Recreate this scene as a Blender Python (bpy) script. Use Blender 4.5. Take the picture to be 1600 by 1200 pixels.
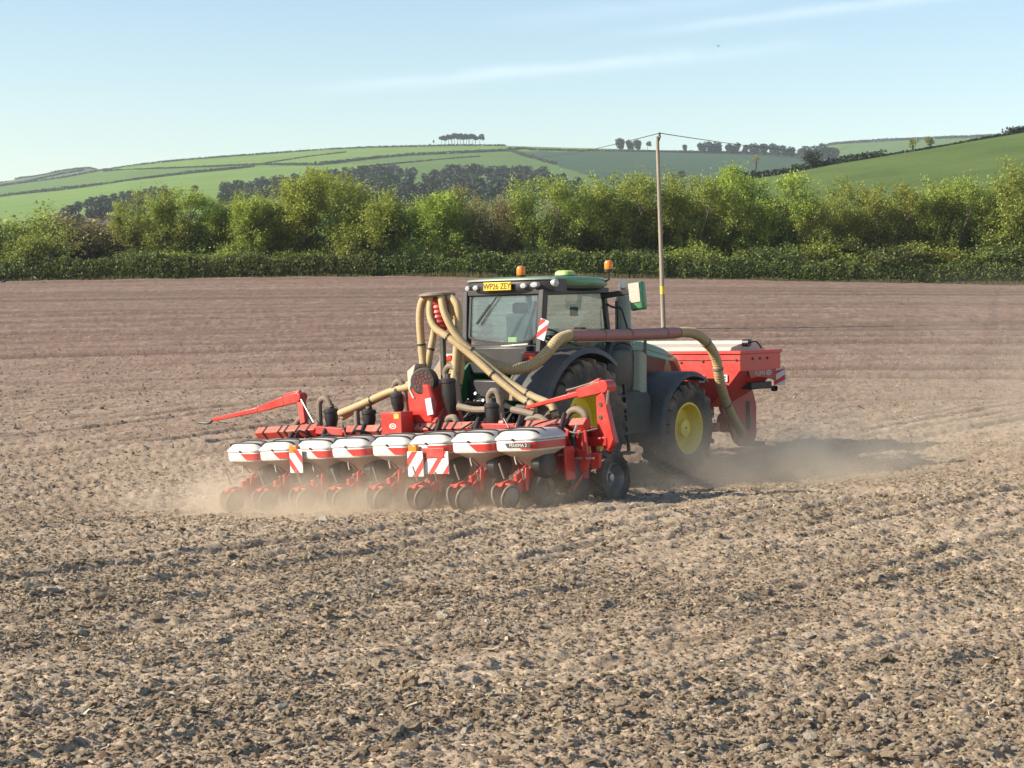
import bpy, bmesh, math, random
import numpy as np
from mathutils import Matrix, Vector

for o in list(bpy.data.objects):
    bpy.data.objects.remove(o)
S = bpy.context.scene
COL = S.collection
R_ = math.radians

# ------------------------------------------------------------------ camera
F_PX = 2600.0                        # focal length in photo pixels (1600 wide)
CAM_H = 3.17                         # eye above the wheel tracks of the tractor
PITCH = math.atan(160 / F_PX)        # looking slightly down
cam_d = bpy.data.cameras.new('camera')
cam_d.sensor_width = 36.0
cam_d.lens = 36.0 * F_PX / 1600.0
cam_d.clip_start = 0.1
cam_d.clip_end = 12000
cam = bpy.data.objects.new('camera', cam_d)
COL.objects.link(cam)
cam.location = (0, 0, CAM_H)
cam.rotation_euler = (math.pi / 2 - PITCH, 0, 0)
S.camera = cam

# ------------------------------------------------------------------ light
SUN_EL = R_(28)
SUN_BACK = R_(11)                    # sun stands left, this far behind the picture plane
SUN_DIR = Vector((-math.cos(SUN_BACK) * math.cos(SUN_EL),
                  -math.sin(SUN_BACK) * math.cos(SUN_EL), math.sin(SUN_EL)))
sun_d = bpy.data.lights.new('sun', 'SUN')
sun_d.energy = 4.6
sun_d.angle = R_(0.55)
sun_d.color = (1.0, 0.90, 0.76)
sun = bpy.data.objects.new('sun', sun_d)
COL.objects.link(sun)
sun.location = (-40, -15, 30)
sun.rotation_euler = SUN_DIR.to_track_quat('Z', 'Y').to_euler()

W = bpy.data.worlds.new('World')
S.world = W
W.use_nodes = True
nt = W.node_tree
nt.nodes.clear()
wo = nt.nodes.new('ShaderNodeOutputWorld')
wb = nt.nodes.new('ShaderNodeBackground')
sky = nt.nodes.new('ShaderNodeTexSky')
sky.sky_type = 'NISHITA'
sky.sun_disc = False
sky.sun_elevation = SUN_EL
sky.sun_rotation = math.atan2(SUN_DIR.x, SUN_DIR.y)
sky.altitude = 100
sky.air_density = 1.15
sky.dust_density = 0.4
sky.ozone_density = 2.0
wb.inputs['Strength'].default_value = 0.086
# thin high cloud streaks: bands round great circles, broken up by noise
tc = nt.nodes.new('ShaderNodeTexCoord')


def wmath(op, a, b=None, c=None):
    n = nt.nodes.new('ShaderNodeMath')
    n.operation = op
    for i, v in enumerate((a, b, c)):
        if v is None:
            continue
        if isinstance(v, (int, float)):
            n.inputs[i].default_value = v
        else:
            nt.links.new(v, n.inputs[i])
    return n.outputs[0]


def pix_dir(u, v):
    d = Vector(((u - 800) / F_PX, 1, -(v - 600) / F_PX))
    c, s = math.cos(PITCH), math.sin(PITCH)
    return Vector((d.x, d.y * c + d.z * s, -d.y * s + d.z * c)).normalized()


def streak(p0, p1, width, strength, seed):
    a, b = pix_dir(*p0), pix_dir(*p1)
    n = a.cross(b).normalized()
    t = n.cross(a).normalized()
    dn = nt.nodes.new('ShaderNodeVectorMath'); dn.operation = 'DOT_PRODUCT'
    nt.links.new(tc.outputs['Generated'], dn.inputs[0]); dn.inputs[1].default_value = n
    dt = nt.nodes.new('ShaderNodeVectorMath'); dt.operation = 'DOT_PRODUCT'
    nt.links.new(tc.outputs['Generated'], dt.inputs[0]); dt.inputs[1].default_value = t
    nz = nt.nodes.new('ShaderNodeTexNoise')
    nz.inputs['Scale'].default_value = 26; nz.inputs['Detail'].default_value = 5
    mp = nt.nodes.new('ShaderNodeMapping')
    mp.inputs['Location'].default_value = (seed, seed * 2, 0)
    mp.inputs['Scale'].default_value = (1, 1, 3.2)
    nt.links.new(tc.outputs['Generated'], mp.inputs['Vector'])
    nt.links.new(mp.outputs[0], nz.inputs['Vector'])
    q = wmath('ADD', dn.outputs['Value'], wmath('MULTIPLY', wmath('SUBTRACT', nz.outputs[0], 0.5), width * 1.6))
    g = wmath('DIVIDE', q, width)
    g = wmath('POWER', 2.718, wmath('MULTIPLY', wmath('MULTIPLY', g, g), -1.0))
    L = b.dot(t)
    e = wmath('DIVIDE', wmath('SUBTRACT', dt.outputs['Value'], L * 0.5), L * 0.62)
    e = wmath('POWER', 2.718, wmath('MULTIPLY', wmath('POWER', wmath('ABSOLUTE', e), 4.0), -1.0))
    return wmath('MULTIPLY', wmath('MULTIPLY', g, e), wmath('MULTIPLY', nz.outputs[0], strength))


cl = wmath('ADD', streak((590, 132), (1150, 82), 0.0038, 0.30, 3.1),
           streak((1040, 46), (1500, -8), 0.003, 0.26, 7.7))
cl = wmath('ADD', cl, streak((820, 30), (1150, 2), 0.005, 0.12, 12.3))
mx = nt.nodes.new('ShaderNodeMix'); mx.data_type = 'RGBA'
nt.links.new(cl, mx.inputs['Factor'])
nt.links.new(sky.outputs[0], mx.inputs[6])
mx.inputs[7].default_value = (8.6, 9.2, 9.8, 1)
nt.links.new(mx.outputs[2], wb.inputs['Color'])
nt.links.new(wb.outputs[0], wo.inputs['Surface'])

S.view_settings.view_transform = 'Standard'
S.view_settings.look = 'None'
S.view_settings.gamma = 1
S.view_settings.use_curve_mapping = False
S.view_settings.exposure = 1.05
S.render.engine = 'CYCLES'
S.cycles.use_denoising = True
S.cycles.max_bounces = 8
S.cycles.diffuse_bounces = 3
S.cycles.glossy_bounces = 3
S.cycles.transmission_bounces = 5
S.cycles.transparent_max_bounces = 16
S.cycles.volume_bounces = 1
S.cycles.volume_step_rate = 1.0
S.cycles.caustics_reflective = False
S.cycles.caustics_refractive = False

# ------------------------------------------------------------------ layout helpers


def at(u, v, Y):
    """world point at distance Y whose bearing was read off the photo"""
    d = pix_dir(u, v)
    return Vector((d.x / d.y * Y, Y, CAM_H + d.z / d.y * Y))


def pose(x, y, z, head, pitch, roll):
    Rz = Matrix.Rotation(-head, 3, 'Z')
    Rx = Matrix.Rotation(pitch, 3, 'X')
    Ry = Matrix.Rotation(roll, 3, 'Y')
    M = (Rz @ Rx @ Ry).to_4x4()
    M.translation = (x, y, z)
    return M


TRACTOR_M = pose(.213, 25.535, 0.0, R_(38.54), R_(-.53), R_(-1.65))
PLANTER_M = pose(.224, 25.578, 0.0, R_(39.06), R_(-.26), R_(-4.6))


def local(M, u, v, **k):
    """point in a machine's own frame on the plane x=, y= or z= const"""
    Mi = M.inverted()
    o = Mi @ Vector((0, 0, CAM_H))
    d = Mi.to_3x3() @ pix_dir(u, v)
    ax, val = list(k.items())[0]
    i = 'xyz'.index(ax)
    return o + d * ((val - o[i]) / d[i])


def tl(u, v, **k):
    return local(TRACTOR_M, u, v, **k)


def pl(u, v, **k):
    return local(PLANTER_M, u, v, **k)


# ------------------------------------------------------------------ mesh helpers


class MB:
    def __init__(self):
        self.v, self.f, self.m = [], [], []
        self.mi = 0

    def add(self, verts, faces):
        b = len(self.v)
        self.v += [tuple(p) for p in verts]
        for fc in faces:
            self.f.append(tuple(b + i for i in fc))
            self.m.append(self.mi)

    def box(self, c, s, rot=None):
        c = Vector(c)
        hx, hy, hz = s[0] / 2, s[1] / 2, s[2] / 2
        pts = [Vector((x, y, z)) for z in (-hz, hz) for y in (-hy, hy) for x in (-hx, hx)]
        if rot is not None:
            pts = [rot @ p for p in pts]
        self.add([c + p for p in pts], [(0, 2, 3, 1), (4, 5, 7, 6), (0, 1, 5, 4), (2, 6, 7, 3), (0, 4, 6, 2), (1, 3, 7, 5)])
        return self

    def bar(self, p0, p1, w, h, up=(0, 0, 1), w1=None, h1=None):
        """tapered rectangular bar from p0 to p1"""
        p0, p1 = Vector(p0), Vector(p1)
        d = (p1 - p0).normalized()
        up = Vector(up)
        s = d.cross(up)
        if s.length < 1e-4:
            s = d.cross(Vector((1, 0, 0)))
        s.normalize()
        u = s.cross(d).normalized()
        w1 = w if w1 is None else w1
        h1 = h if h1 is None else h1
        pts = []
        for p, a, b in ((p0, w, h), (p1, w1, h1)):
            pts += [p - s * a / 2 - u * b / 2, p + s * a / 2 - u * b / 2, p + s * a / 2 + u * b / 2, p - s * a / 2 + u * b / 2]
        self.add(pts, [(3, 2, 1, 0), (4, 5, 6, 7), (0, 1, 5, 4), (1, 2, 6, 5), (2, 3, 7, 6), (3, 0, 4, 7)])
        return self

    def tube(self, path, r, n=10, cap=True):
        path = [Vector(p) for p in path]
        rs = r if isinstance(r, (list, tuple)) else [r] * len(path)
        prev = None
        rings = []
        for i, p in enumerate(path):
            d = (path[min(i + 1, len(path) - 1)] - path[max(i - 1, 0)])
            if d.length < 1e-9:
                d = Vector((0, 0, 1))
            d.normalize()
            if prev is None:
                a = d.cross(Vector((0, 0, 1)))
                if a.length < 1e-3:
                    a = d.cross(Vector((0, 1, 0)))
            else:
                a = prev - d * prev.dot(d)
            a.normalize()
            prev = a
            b = d.cross(a)
            rings.append([p + (a * math.cos(2 * math.pi * k / n) + b * math.sin(2 * math.pi * k / n)) * rs[i] for k in range(n)])
        vs = [q for rg in rings for q in rg]
        fs = []
        for i in range(len(path) - 1):
            for k in range(n):
                k2 = (k + 1) % n
                fs.append((i * n + k, i * n + k2, (i + 1) * n + k2, (i + 1) * n + k))
        if cap:
            fs.append(tuple(range(n - 1, -1, -1)))
            fs.append(tuple((len(path) - 1) * n + k for k in range(n)))
        self.add(vs, fs)
        return self

    def lathe(self, prof, c=(0, 0, 0), axis='x', n=32, close=False, a0=0.0, a1=2 * math.pi):
        """prof: list of (radius, along)"""
        c = Vector(c)
        full = abs(a1 - a0 - 2 * math.pi) < 1e-6
        m = n if full else n + 1
        vs = []
        for r, h in prof:
            for k in range(m):
                a = a0 + (a1 - a0) * k / n
                ca, sa = r * math.cos(a), r * math.sin(a)
                if axis == 'x':
                    q = Vector((h, ca, sa))
                elif axis == 'y':
                    q = Vector((ca, h, sa))
                else:
                    q = Vector((ca, sa, h))
                vs.append(c + q)
        fs = []
        L = len(prof)
        for i in range(L if close else L - 1):
            j = (i + 1) % L
            for k in range(n):
                k2 = (k + 1) % m
                fs.append((i * m + k, i * m + k2, j * m + k2, j * m + k))
        self.add(vs, fs)
        return self

    def prism(self, poly, t, place):
        """poly: list of 2-D points, place(a, b, t)->3-D, extruded 0..t"""
        n = len(poly)
        vs = [place(a, b, 0) for a, b in poly] + [place(a, b, t) for a, b in poly]
        fs = [tuple(range(n - 1, -1, -1)), tuple(range(n, 2 * n))]
        fs += [(i, (i + 1) % n, n + (i + 1) % n, n + i) for i in range(n)]
        self.add(vs, fs)
        return self

    def loft(self, rings, cap0=True, cap1=True):
        n = len(rings[0])
        vs = [p for r in rings for p in r]
        fs = []
        for i in range(len(rings) - 1):
            for k in range(n):
                k2 = (k + 1) % n
                fs.append((i * n + k, i * n + k2, (i + 1) * n + k2, (i + 1) * n + k))
        if cap0:
            fs.append(tuple(range(n - 1, -1, -1)))
        if cap1:
            fs.append(tuple((len(rings) - 1) * n + k for k in range(n)))
        self.add(vs, fs)
        return self

    def mesh(self, name, mats, smooth=0.6):
        me = bpy.data.meshes.new(name)
        me.from_pydata(self.v, [], self.f)
        if not isinstance(mats, (list, tuple)):
            mats = [mats]
        for m in mats:
            me.materials.append(m)
        if any(self.m):
            me.polygons.foreach_set('material_index', self.m)
        bm = bmesh.new()
        bm.from_mesh(me)
        bmesh.ops.recalc_face_normals(bm, faces=bm.faces)
        bm.to_mesh(me)
        bm.free()
        if smooth:
            me.polygons.foreach_set('use_smooth', [True] * len(me.polygons))
            me.set_sharp_from_angle(angle=smooth)
        me.update()
        return me

    def build(self, name, mats, parent=None, bevel=0, smooth=0.6, loc=None):
        o = bpy.data.objects.new(name, self.mesh(name, mats, smooth))
        COL.objects.link(o)
        if parent is not None:
            o.parent = parent
        if loc is not None:
            o.location = loc
        if bevel:
            b = o.modifiers.new('bevel', 'BEVEL')
            b.width = bevel
            b.segments = 2
            b.limit_method = 'ANGLE'
            b.angle_limit = R_(40)
        return o


def tag(o, label=None, cat=None, group=None, kind=None):
    if label: o['label'] = label
    if cat: o['category'] = cat
    if group: o['group'] = group
    if kind: o['kind'] = kind
    return o


def empty(name, M=None):
    o = bpy.data.objects.new(name, None)
    COL.objects.link(o)
    o.empty_display_size = 0.2
    if M is not None:
        o.matrix_world = M
    return o


def copy_tree(o, parent=None):
    c = o.copy()
    COL.objects.link(c)
    c.parent = parent
    for ch in list(o.children):
        copy_tree(ch, c)
    return c


def spline(pts, n=8):
    """Catmull-Rom through the points"""
    P = [Vector(p) for p in pts]
    P = [P[0] * 2 - P[1]] + P + [P[-1] * 2 - P[-2]]
    out = []
    for i in range(1, len(P) - 2):
        for k in range(n):
            t = k / n
            a, b, c, d = P[i - 1], P[i], P[i + 1], P[i + 2]
            out.append(0.5 * ((2 * b) + (c - a) * t + (2 * a - 5 * b + 4 * c - d) * t * t + (3 * b - a - 3 * c + d) * t ** 3))
    out.append(P[-2])
    return out


def text_mesh(name, body, size, M, mat, parent, extr=0.002):
    cu = bpy.data.curves.new(name, 'FONT')
    cu.body = body
    cu.size = size
    cu.extrude = extr
    cu.align_x = 'CENTER'
    cu.align_y = 'CENTER'
    t = bpy.data.objects.new(name, cu)
    COL.objects.link(t)
    dg = bpy.context.evaluated_depsgraph_get()
    me = bpy.data.meshes.new_from_object(t.evaluated_get(dg))
    bpy.data.objects.remove(t)
    bpy.data.curves.remove(cu)
    me.transform(M)
    me.materials.clear()
    me.materials.append(mat)
    o = bpy.data.objects.new(name, me)
    COL.objects.link(o)
    o.parent = parent
    return o


# ------------------------------------------------------------------ noise (numpy)


def _hash(ix, iy, seed):
    h = (ix.astype(np.int64) * 374761393 + iy.astype(np.int64) * 668265263 + seed * 982451653) & 0xffffffff
    h = ((h ^ (h >> 13)) * 1274126177) & 0xffffffff
    h = (h ^ (h >> 16)) & 0xffff
    return h / 65535.0


def vnoise(x, y, seed=0):
    ix, iy = np.floor(x), np.floor(y)
    fx, fy = x - ix, y - iy
    fx = fx * fx * fx * (fx * (fx * 6 - 15) + 10)
    fy = fy * fy * fy * (fy * (fy * 6 - 15) + 10)
    a, b = _hash(ix, iy, seed), _hash(ix + 1, iy, seed)
    c, d = _hash(ix, iy + 1, seed), _hash(ix + 1, iy + 1, seed)
    return (a + (b - a) * fx) * (1 - fy) + (c + (d - c) * fx) * fy


def fbm(x, y, seed=0, oct=4, gain=0.5):
    s, a, t = 0, 1, 0
    for i in range(oct):
        s = s + a * (vnoise(x * 2 ** i + 17.3 * i, y * 2 ** i - 9.1 * i, seed + i) - 0.5)
        t += a
        a *= gain
    return s / t


def billow(x, y, seed=0, oct=3, gain=0.55):
    s, a, t = 0, 1, 0
    for i in range(oct):
        s = s + a * np.abs(2 * vnoise(x * 2 ** i + 31.7 * i, y * 2 ** i + 5.3 * i, seed + i) - 1)
        t += a
        a *= gain
    return s / t


def grid_mesh(name, P, mats, midx=None, smooth=True):
    """P: rows x cols x 3 array"""
    r, c, _ = P.shape
    me = bpy.data.meshes.new(name)
    idx = np.arange(r * c).reshape(r, c)
    q = np.stack([idx[:-1, :-1], idx[:-1, 1:], idx[1:, 1:], idx[1:, :-1]], -1).reshape(-1, 4)
    me.vertices.add(r * c)
    me.vertices.foreach_set('co', P.reshape(-1).astype(np.float32))
    me.loops.add(q.size)
    me.loops.foreach_set('vertex_index', q.reshape(-1).astype(np.int32))
    me.polygons.add(len(q))
    me.polygons.foreach_set('loop_start', np.arange(0, q.size, 4, dtype=np.int32))
    me.polygons.foreach_set('loop_total', np.full(len(q), 4, dtype=np.int32))
    for m in (mats if isinstance(mats, (list, tuple)) else [mats]):
        me.materials.append(m)
    if midx is not None:
        me.polygons.foreach_set('material_index', midx.reshape(-1).astype(np.int32))
    me.polygons.foreach_set('use_smooth', np.full(len(q), smooth))
    me.update(calc_edges=True)
    me.validate()
    o = bpy.data.objects.new(name, me)
    COL.objects.link(o)
    return o


def quad_soup(name, V, mat, tint=None, nv=4):
    """V: n x nv x 3 array of separate small faces"""
    n = len(V)
    me = bpy.data.meshes.new(name)
    me.vertices.add(n * nv)
    me.vertices.foreach_set('co', V.reshape(-1).astype(np.float32))
    me.loops.add(n * nv)
    me.loops.foreach_set('vertex_index', np.arange(n * nv, dtype=np.int32))
    me.polygons.add(n)
    me.polygons.foreach_set('loop_start', np.arange(0, n * nv, nv, dtype=np.int32))
    me.polygons.foreach_set('loop_total', np.full(n, nv, dtype=np.int32))
    me.materials.append(mat)
    if tint is not None:
        a = me.attributes.new('tint', 'FLOAT', 'POINT')
        a.data.foreach_set('value', np.repeat(tint, nv).astype(np.float32))
    me.update(calc_edges=True)
    return me


# ------------------------------------------------------------------ materials


class NT:
    def __init__(self, name):
        self.mat = bpy.data.materials.new(name)
        self.mat.use_nodes = True
        self.t = self.mat.node_tree
        self.b = self.t.nodes['Principled BSDF']
        self.out = self.t.nodes['Material Output']

    def n(self, typ, **kw):
        x = self.t.nodes.new('ShaderNode' + typ)
        for k, v in kw.items():
            if k in x.inputs:
                x.inputs[k].default_value = v
            else:
                setattr(x, k, v)
        return x

    def l(self, a, b):
        self.t.links.new(a, b)

    def coord(self, kind='Object'):
        return self.n('TexCoord').outputs[kind]

    def noise(self, scale, detail=4, rough=0.55, vec=None, stretch=None):
        x = self.n('TexNoise')
        x.inputs['Scale'].default_value = scale
        x.inputs['Detail'].default_value = detail
        x.inputs['Roughness'].default_value = rough
        vec = vec or self.coord()
        if stretch:
            m = self.n('Mapping')
            m.inputs['Scale'].default_value = stretch
            self.l(vec, m.inputs['Vector'])
            vec = m.outputs[0]
        self.l(vec, x.inputs['Vector'])
        return x.outputs[0]

    def ramp(self, fac, stops):
        x = self.n('ValToRGB')
        e = x.color_ramp.elements
        while len(e) < len(stops):
            e.new(0.5)
        for i, (p, c) in enumerate(stops):
            e[i].position = p
            e[i].color = (c, c, c, 1) if isinstance(c, (int, float)) else (*c, 1)
        self.l(fac, x.inputs[0])
        return x.outputs[0]

    def mix(self, fac, a, b, blend='MIX'):
        x = self.n('Mix')
        x.data_type = 'RGBA'
        x.blend_type = blend
        for s, v in ((x.inputs['Factor'], fac), (x.inputs[6], a), (x.inputs[7], b)):
            if isinstance(v, (int, float)):
                s.default_value = v
            elif isinstance(v, tuple):
                s.default_value = (*v, 1)
            else:
                self.l(v, s)
        return x.outputs[2]

    def math(self, op, a, b=0.0, c=0.0):
        x = self.n('Math')
        x.operation = op
        for i, v in enumerate((a, b, c)):
            if isinstance(v, (int, float)):
                x.inputs[i].default_value = v
            else:
                self.l(v, x.inputs[i])
        return x.outputs[0]

    def bump(self, h, strength=0.3, dist=0.01):
        x = self.n('Bump')
        x.inputs['Strength'].default_value = strength
        x.inputs['Distance'].default_value = dist
        self.l(h, x.inputs['Height'])
        self.l(x.outputs[0], self.b.inputs['Normal'])


DUST = (0.36, 0.27, 0.19)


def paint(name, col, rough=0.4, dust=0.35, metal=0.0, scale=3.0, coat=0.0):
    """painted or moulded surface with dry field dust lying on it and in patches"""
    k = NT(name)
    geo = k.n('NewGeometry')
    sep = k.n('SeparateXYZ')
    k.l(geo.outputs['Normal'], sep.inputs[0])
    n1 = k.noise(scale, 6, 0.65)
    n2 = k.noise(scale * 9, 3, 0.6)
    up = k.math('MULTIPLY', k.math('MAXIMUM', sep.outputs[2], 0.0), 0.75)
    d = k.math('ADD', k.ramp(n1, [(0.40, 0.0), (0.75, 0.9)]), up)
    d = k.math('MULTIPLY', d, k.ramp(n2, [(0.25, 0.45), (0.7, 1.0)]))
    d = k.math('MINIMUM', k.math('MULTIPLY', d, dust), 0.92)
    dark = tuple(c * 0.8 for c in col)
    base = k.mix(k.ramp(n2, [(0.35, 0.0), (0.65, 1.0)]), dark, col)
    k.l(k.mix(d, base, DUST), k.b.inputs['Base Color'])
    k.l(k.math('ADD', k.math('MULTIPLY', d, 0.45), rough), k.b.inputs['Roughness'])
    k.b.inputs['Metallic'].default_value = metal
    if coat:
        k.b.inputs['Coat Weight'].default_value = coat
    k.bump(n2, 0.12, 0.004)
    return k.mat


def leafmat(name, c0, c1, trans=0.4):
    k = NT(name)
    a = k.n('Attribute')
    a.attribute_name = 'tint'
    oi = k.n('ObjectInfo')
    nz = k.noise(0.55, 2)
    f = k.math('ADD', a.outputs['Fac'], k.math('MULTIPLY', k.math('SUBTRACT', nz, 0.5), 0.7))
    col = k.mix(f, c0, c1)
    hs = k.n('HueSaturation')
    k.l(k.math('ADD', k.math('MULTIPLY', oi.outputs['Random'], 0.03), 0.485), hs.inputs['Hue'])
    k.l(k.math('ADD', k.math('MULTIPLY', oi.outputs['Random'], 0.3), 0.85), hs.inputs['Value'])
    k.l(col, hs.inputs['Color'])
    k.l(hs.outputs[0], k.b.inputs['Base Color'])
    k.b.inputs['Roughness'].default_value = 0.55
    k.b.inputs['Specular IOR Level'].default_value = 0.35
    tr = k.n('BsdfTranslucent')
    k.l(hs.outputs[0], tr.inputs['Color'])
    mxs = k.n('MixShader')
    mxs.inputs[0].default_value = trans
    k.l(k.b.outputs[0], mxs.inputs[1])
    k.l(tr.outputs[0], mxs.inputs[2])
    k.l(mxs.outputs[0], k.out.inputs['Surface'])
    return k.mat


def barkmat(name, col):
    k = NT(name)
    n1 = k.noise(6, 5, 0.6, stretch=(1, 1, 0.25))
    k.l(k.mix(n1, tuple(c * 0.55 for c in col), tuple(c * 1.35 for c in col)), k.b.inputs['Base Color'])
    k.b.inputs['Roughness'].default_value = 0.9
    k.bump(n1, 0.6, 0.03)
    return k.mat


M = {}
FAR_ROW = R_(10)
M['red'] = paint('red paint', (0.50, 0.020, 0.013), 0.36, 0.20, coat=0.15)
M['red_dull'] = paint('dusty red paint', (0.40, 0.022, 0.016), 0.45, 0.30)
M['red_tank'] = paint('sunlit red tank paint', (0.60, 0.036, 0.026), 0.4, 0.24)  # lighter red: brightness of the sunlit rear face put into the paint
M['dusty'] = paint('sunlit dusty plastic', (0.36, 0.26, 0.17), 0.8, 0.5)  # tan of dust plus the sunlight falling on the fender corners
M['tarp'] = paint('grimy tarpaulin', (0.52, 0.495, 0.43), 0.6, 0.5)
M['red_bar'] = paint('dusty sunlit red paint', (0.52, 0.030, 0.02), 0.4, 0.62)  # heavy dust also paints in the sun's gleam along the bar tops
M['white'] = paint('white plastic', (0.62, 0.605, 0.575), 0.45, 0.46)
M['cream'] = paint('translucent cream plastic', (0.50, 0.44, 0.36), 0.5, 0.45)
M['black'] = paint('black plastic', (0.014, 0.014, 0.016), 0.42, 0.07)
M['fender'] = paint('charcoal fender plastic', (0.036, 0.041, 0.050), 0.5, 0.22)
M['dark'] = paint('dark cast metal', (0.024, 0.026, 0.024), 0.6, 0.25)
M['rubber'] = paint('dusty rubber', (0.030, 0.029, 0.028), 0.8, 0.80, scale=2.2)
M['green'] = paint('green paint', (0.018, 0.165, 0.055), 0.32, 0.18, coat=0.3)
M['yellow'] = paint('yellow paint', (0.86, 0.66, 0.04), 0.42, 0.16)
M['lime'] = paint('pale green plastic', (0.42, 0.52, 0.12), 0.45, 0.15)
M['steel'] = paint('dull steel', (0.42, 0.42, 0.40), 0.42, 0.35, metal=0.7)
M['shield'] = paint('grey green heat shield', (0.26, 0.30, 0.24), 0.5, 0.35, metal=0.2)
M['hose'] = paint('ribbed ochre hose', (0.43, 0.315, 0.145), 0.6, 0.55)
M['hose_grey'] = paint('dusty grey hose', (0.16, 0.125, 0.09), 0.65, 0.55)
M['pipe'] = paint('faded pink pipe', (0.36, 0.135, 0.125), 0.55, 0.40)
M['plate'] = paint('yellow reflective plate', (0.80, 0.50, 0.02), 0.4, 0.08)
M['sign_white'] = paint('white reflective film', (0.66, 0.66, 0.66), 0.4, 0.14)
M['sign_red'] = paint('red reflective film', (0.60, 0.03, 0.025), 0.4, 0.12)
M['sticker'] = paint('yellow sticker', (0.80, 0.55, 0.03), 0.5, 0.08)
M['disc'] = paint('worn grey disc', (0.31, 0.285, 0.245), 0.6, 0.65)
M['seat'] = paint('seat fabric', (0.05, 0.05, 0.05), 0.9, 0.1)


def lamp_mat(name, col):
    k = NT(name)
    k.b.inputs['Base Color'].default_value = (*col, 1)
    k.b.inputs['Roughness'].default_value = 0.15
    k.b.inputs['Transmission Weight'].default_value = 0.25
    k.b.inputs['Subsurface Weight'].default_value = 0.0
    return k.mat


M['amber'] = lamp_mat('amber lens', (0.95, 0.26, 0.02))
M['redlens'] = lamp_mat('red lens', (0.75, 0.04, 0.02))
M['lens'] = lamp_mat('clear lamp lens', (0.5, 0.5, 0.5))


def glass_mat():
    k = NT('sky tinted cab glass')
    tr = k.n('BsdfTransparent')
    tr.inputs['Color'].default_value = (0.70, 0.88, 0.88, 1)
    gl = k.n('BsdfGlossy')
    gl.inputs['Roughness'].default_value = 0.03
    df = k.n('BsdfDiffuse')
    df.inputs['Color'].default_value = (0.46, 0.64, 0.66, 1)  # cyan of the reflected sky put into the tint and film
    lw = k.n('LayerWeight')
    lw.inputs['Blend'].default_value = 0.5
    fr = k.math('ADD', k.math('MULTIPLY', k.math('POWER', lw.outputs['Facing'], 3.0), 0.7), 0.07)
    m1 = k.n('MixShader')
    k.l(fr, m1.inputs[0])
    k.l(tr.outputs[0], m1.inputs[1])
    k.l(gl.outputs[0], m1.inputs[2])
    m2 = k.n('MixShader')
    dn = k.noise(2.0, 5)
    k.l(k.ramp(dn, [(0.3, 0.015), (0.8, 0.09)]), m2.inputs[0])
    k.l(m1.outputs[0], m2.inputs[1])
    k.l(df.outputs[0], m2.inputs[2])
    k.l(m2.outputs[0], k.out.inputs['Surface'])
    return k.mat


M['glass'] = glass_mat()


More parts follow.
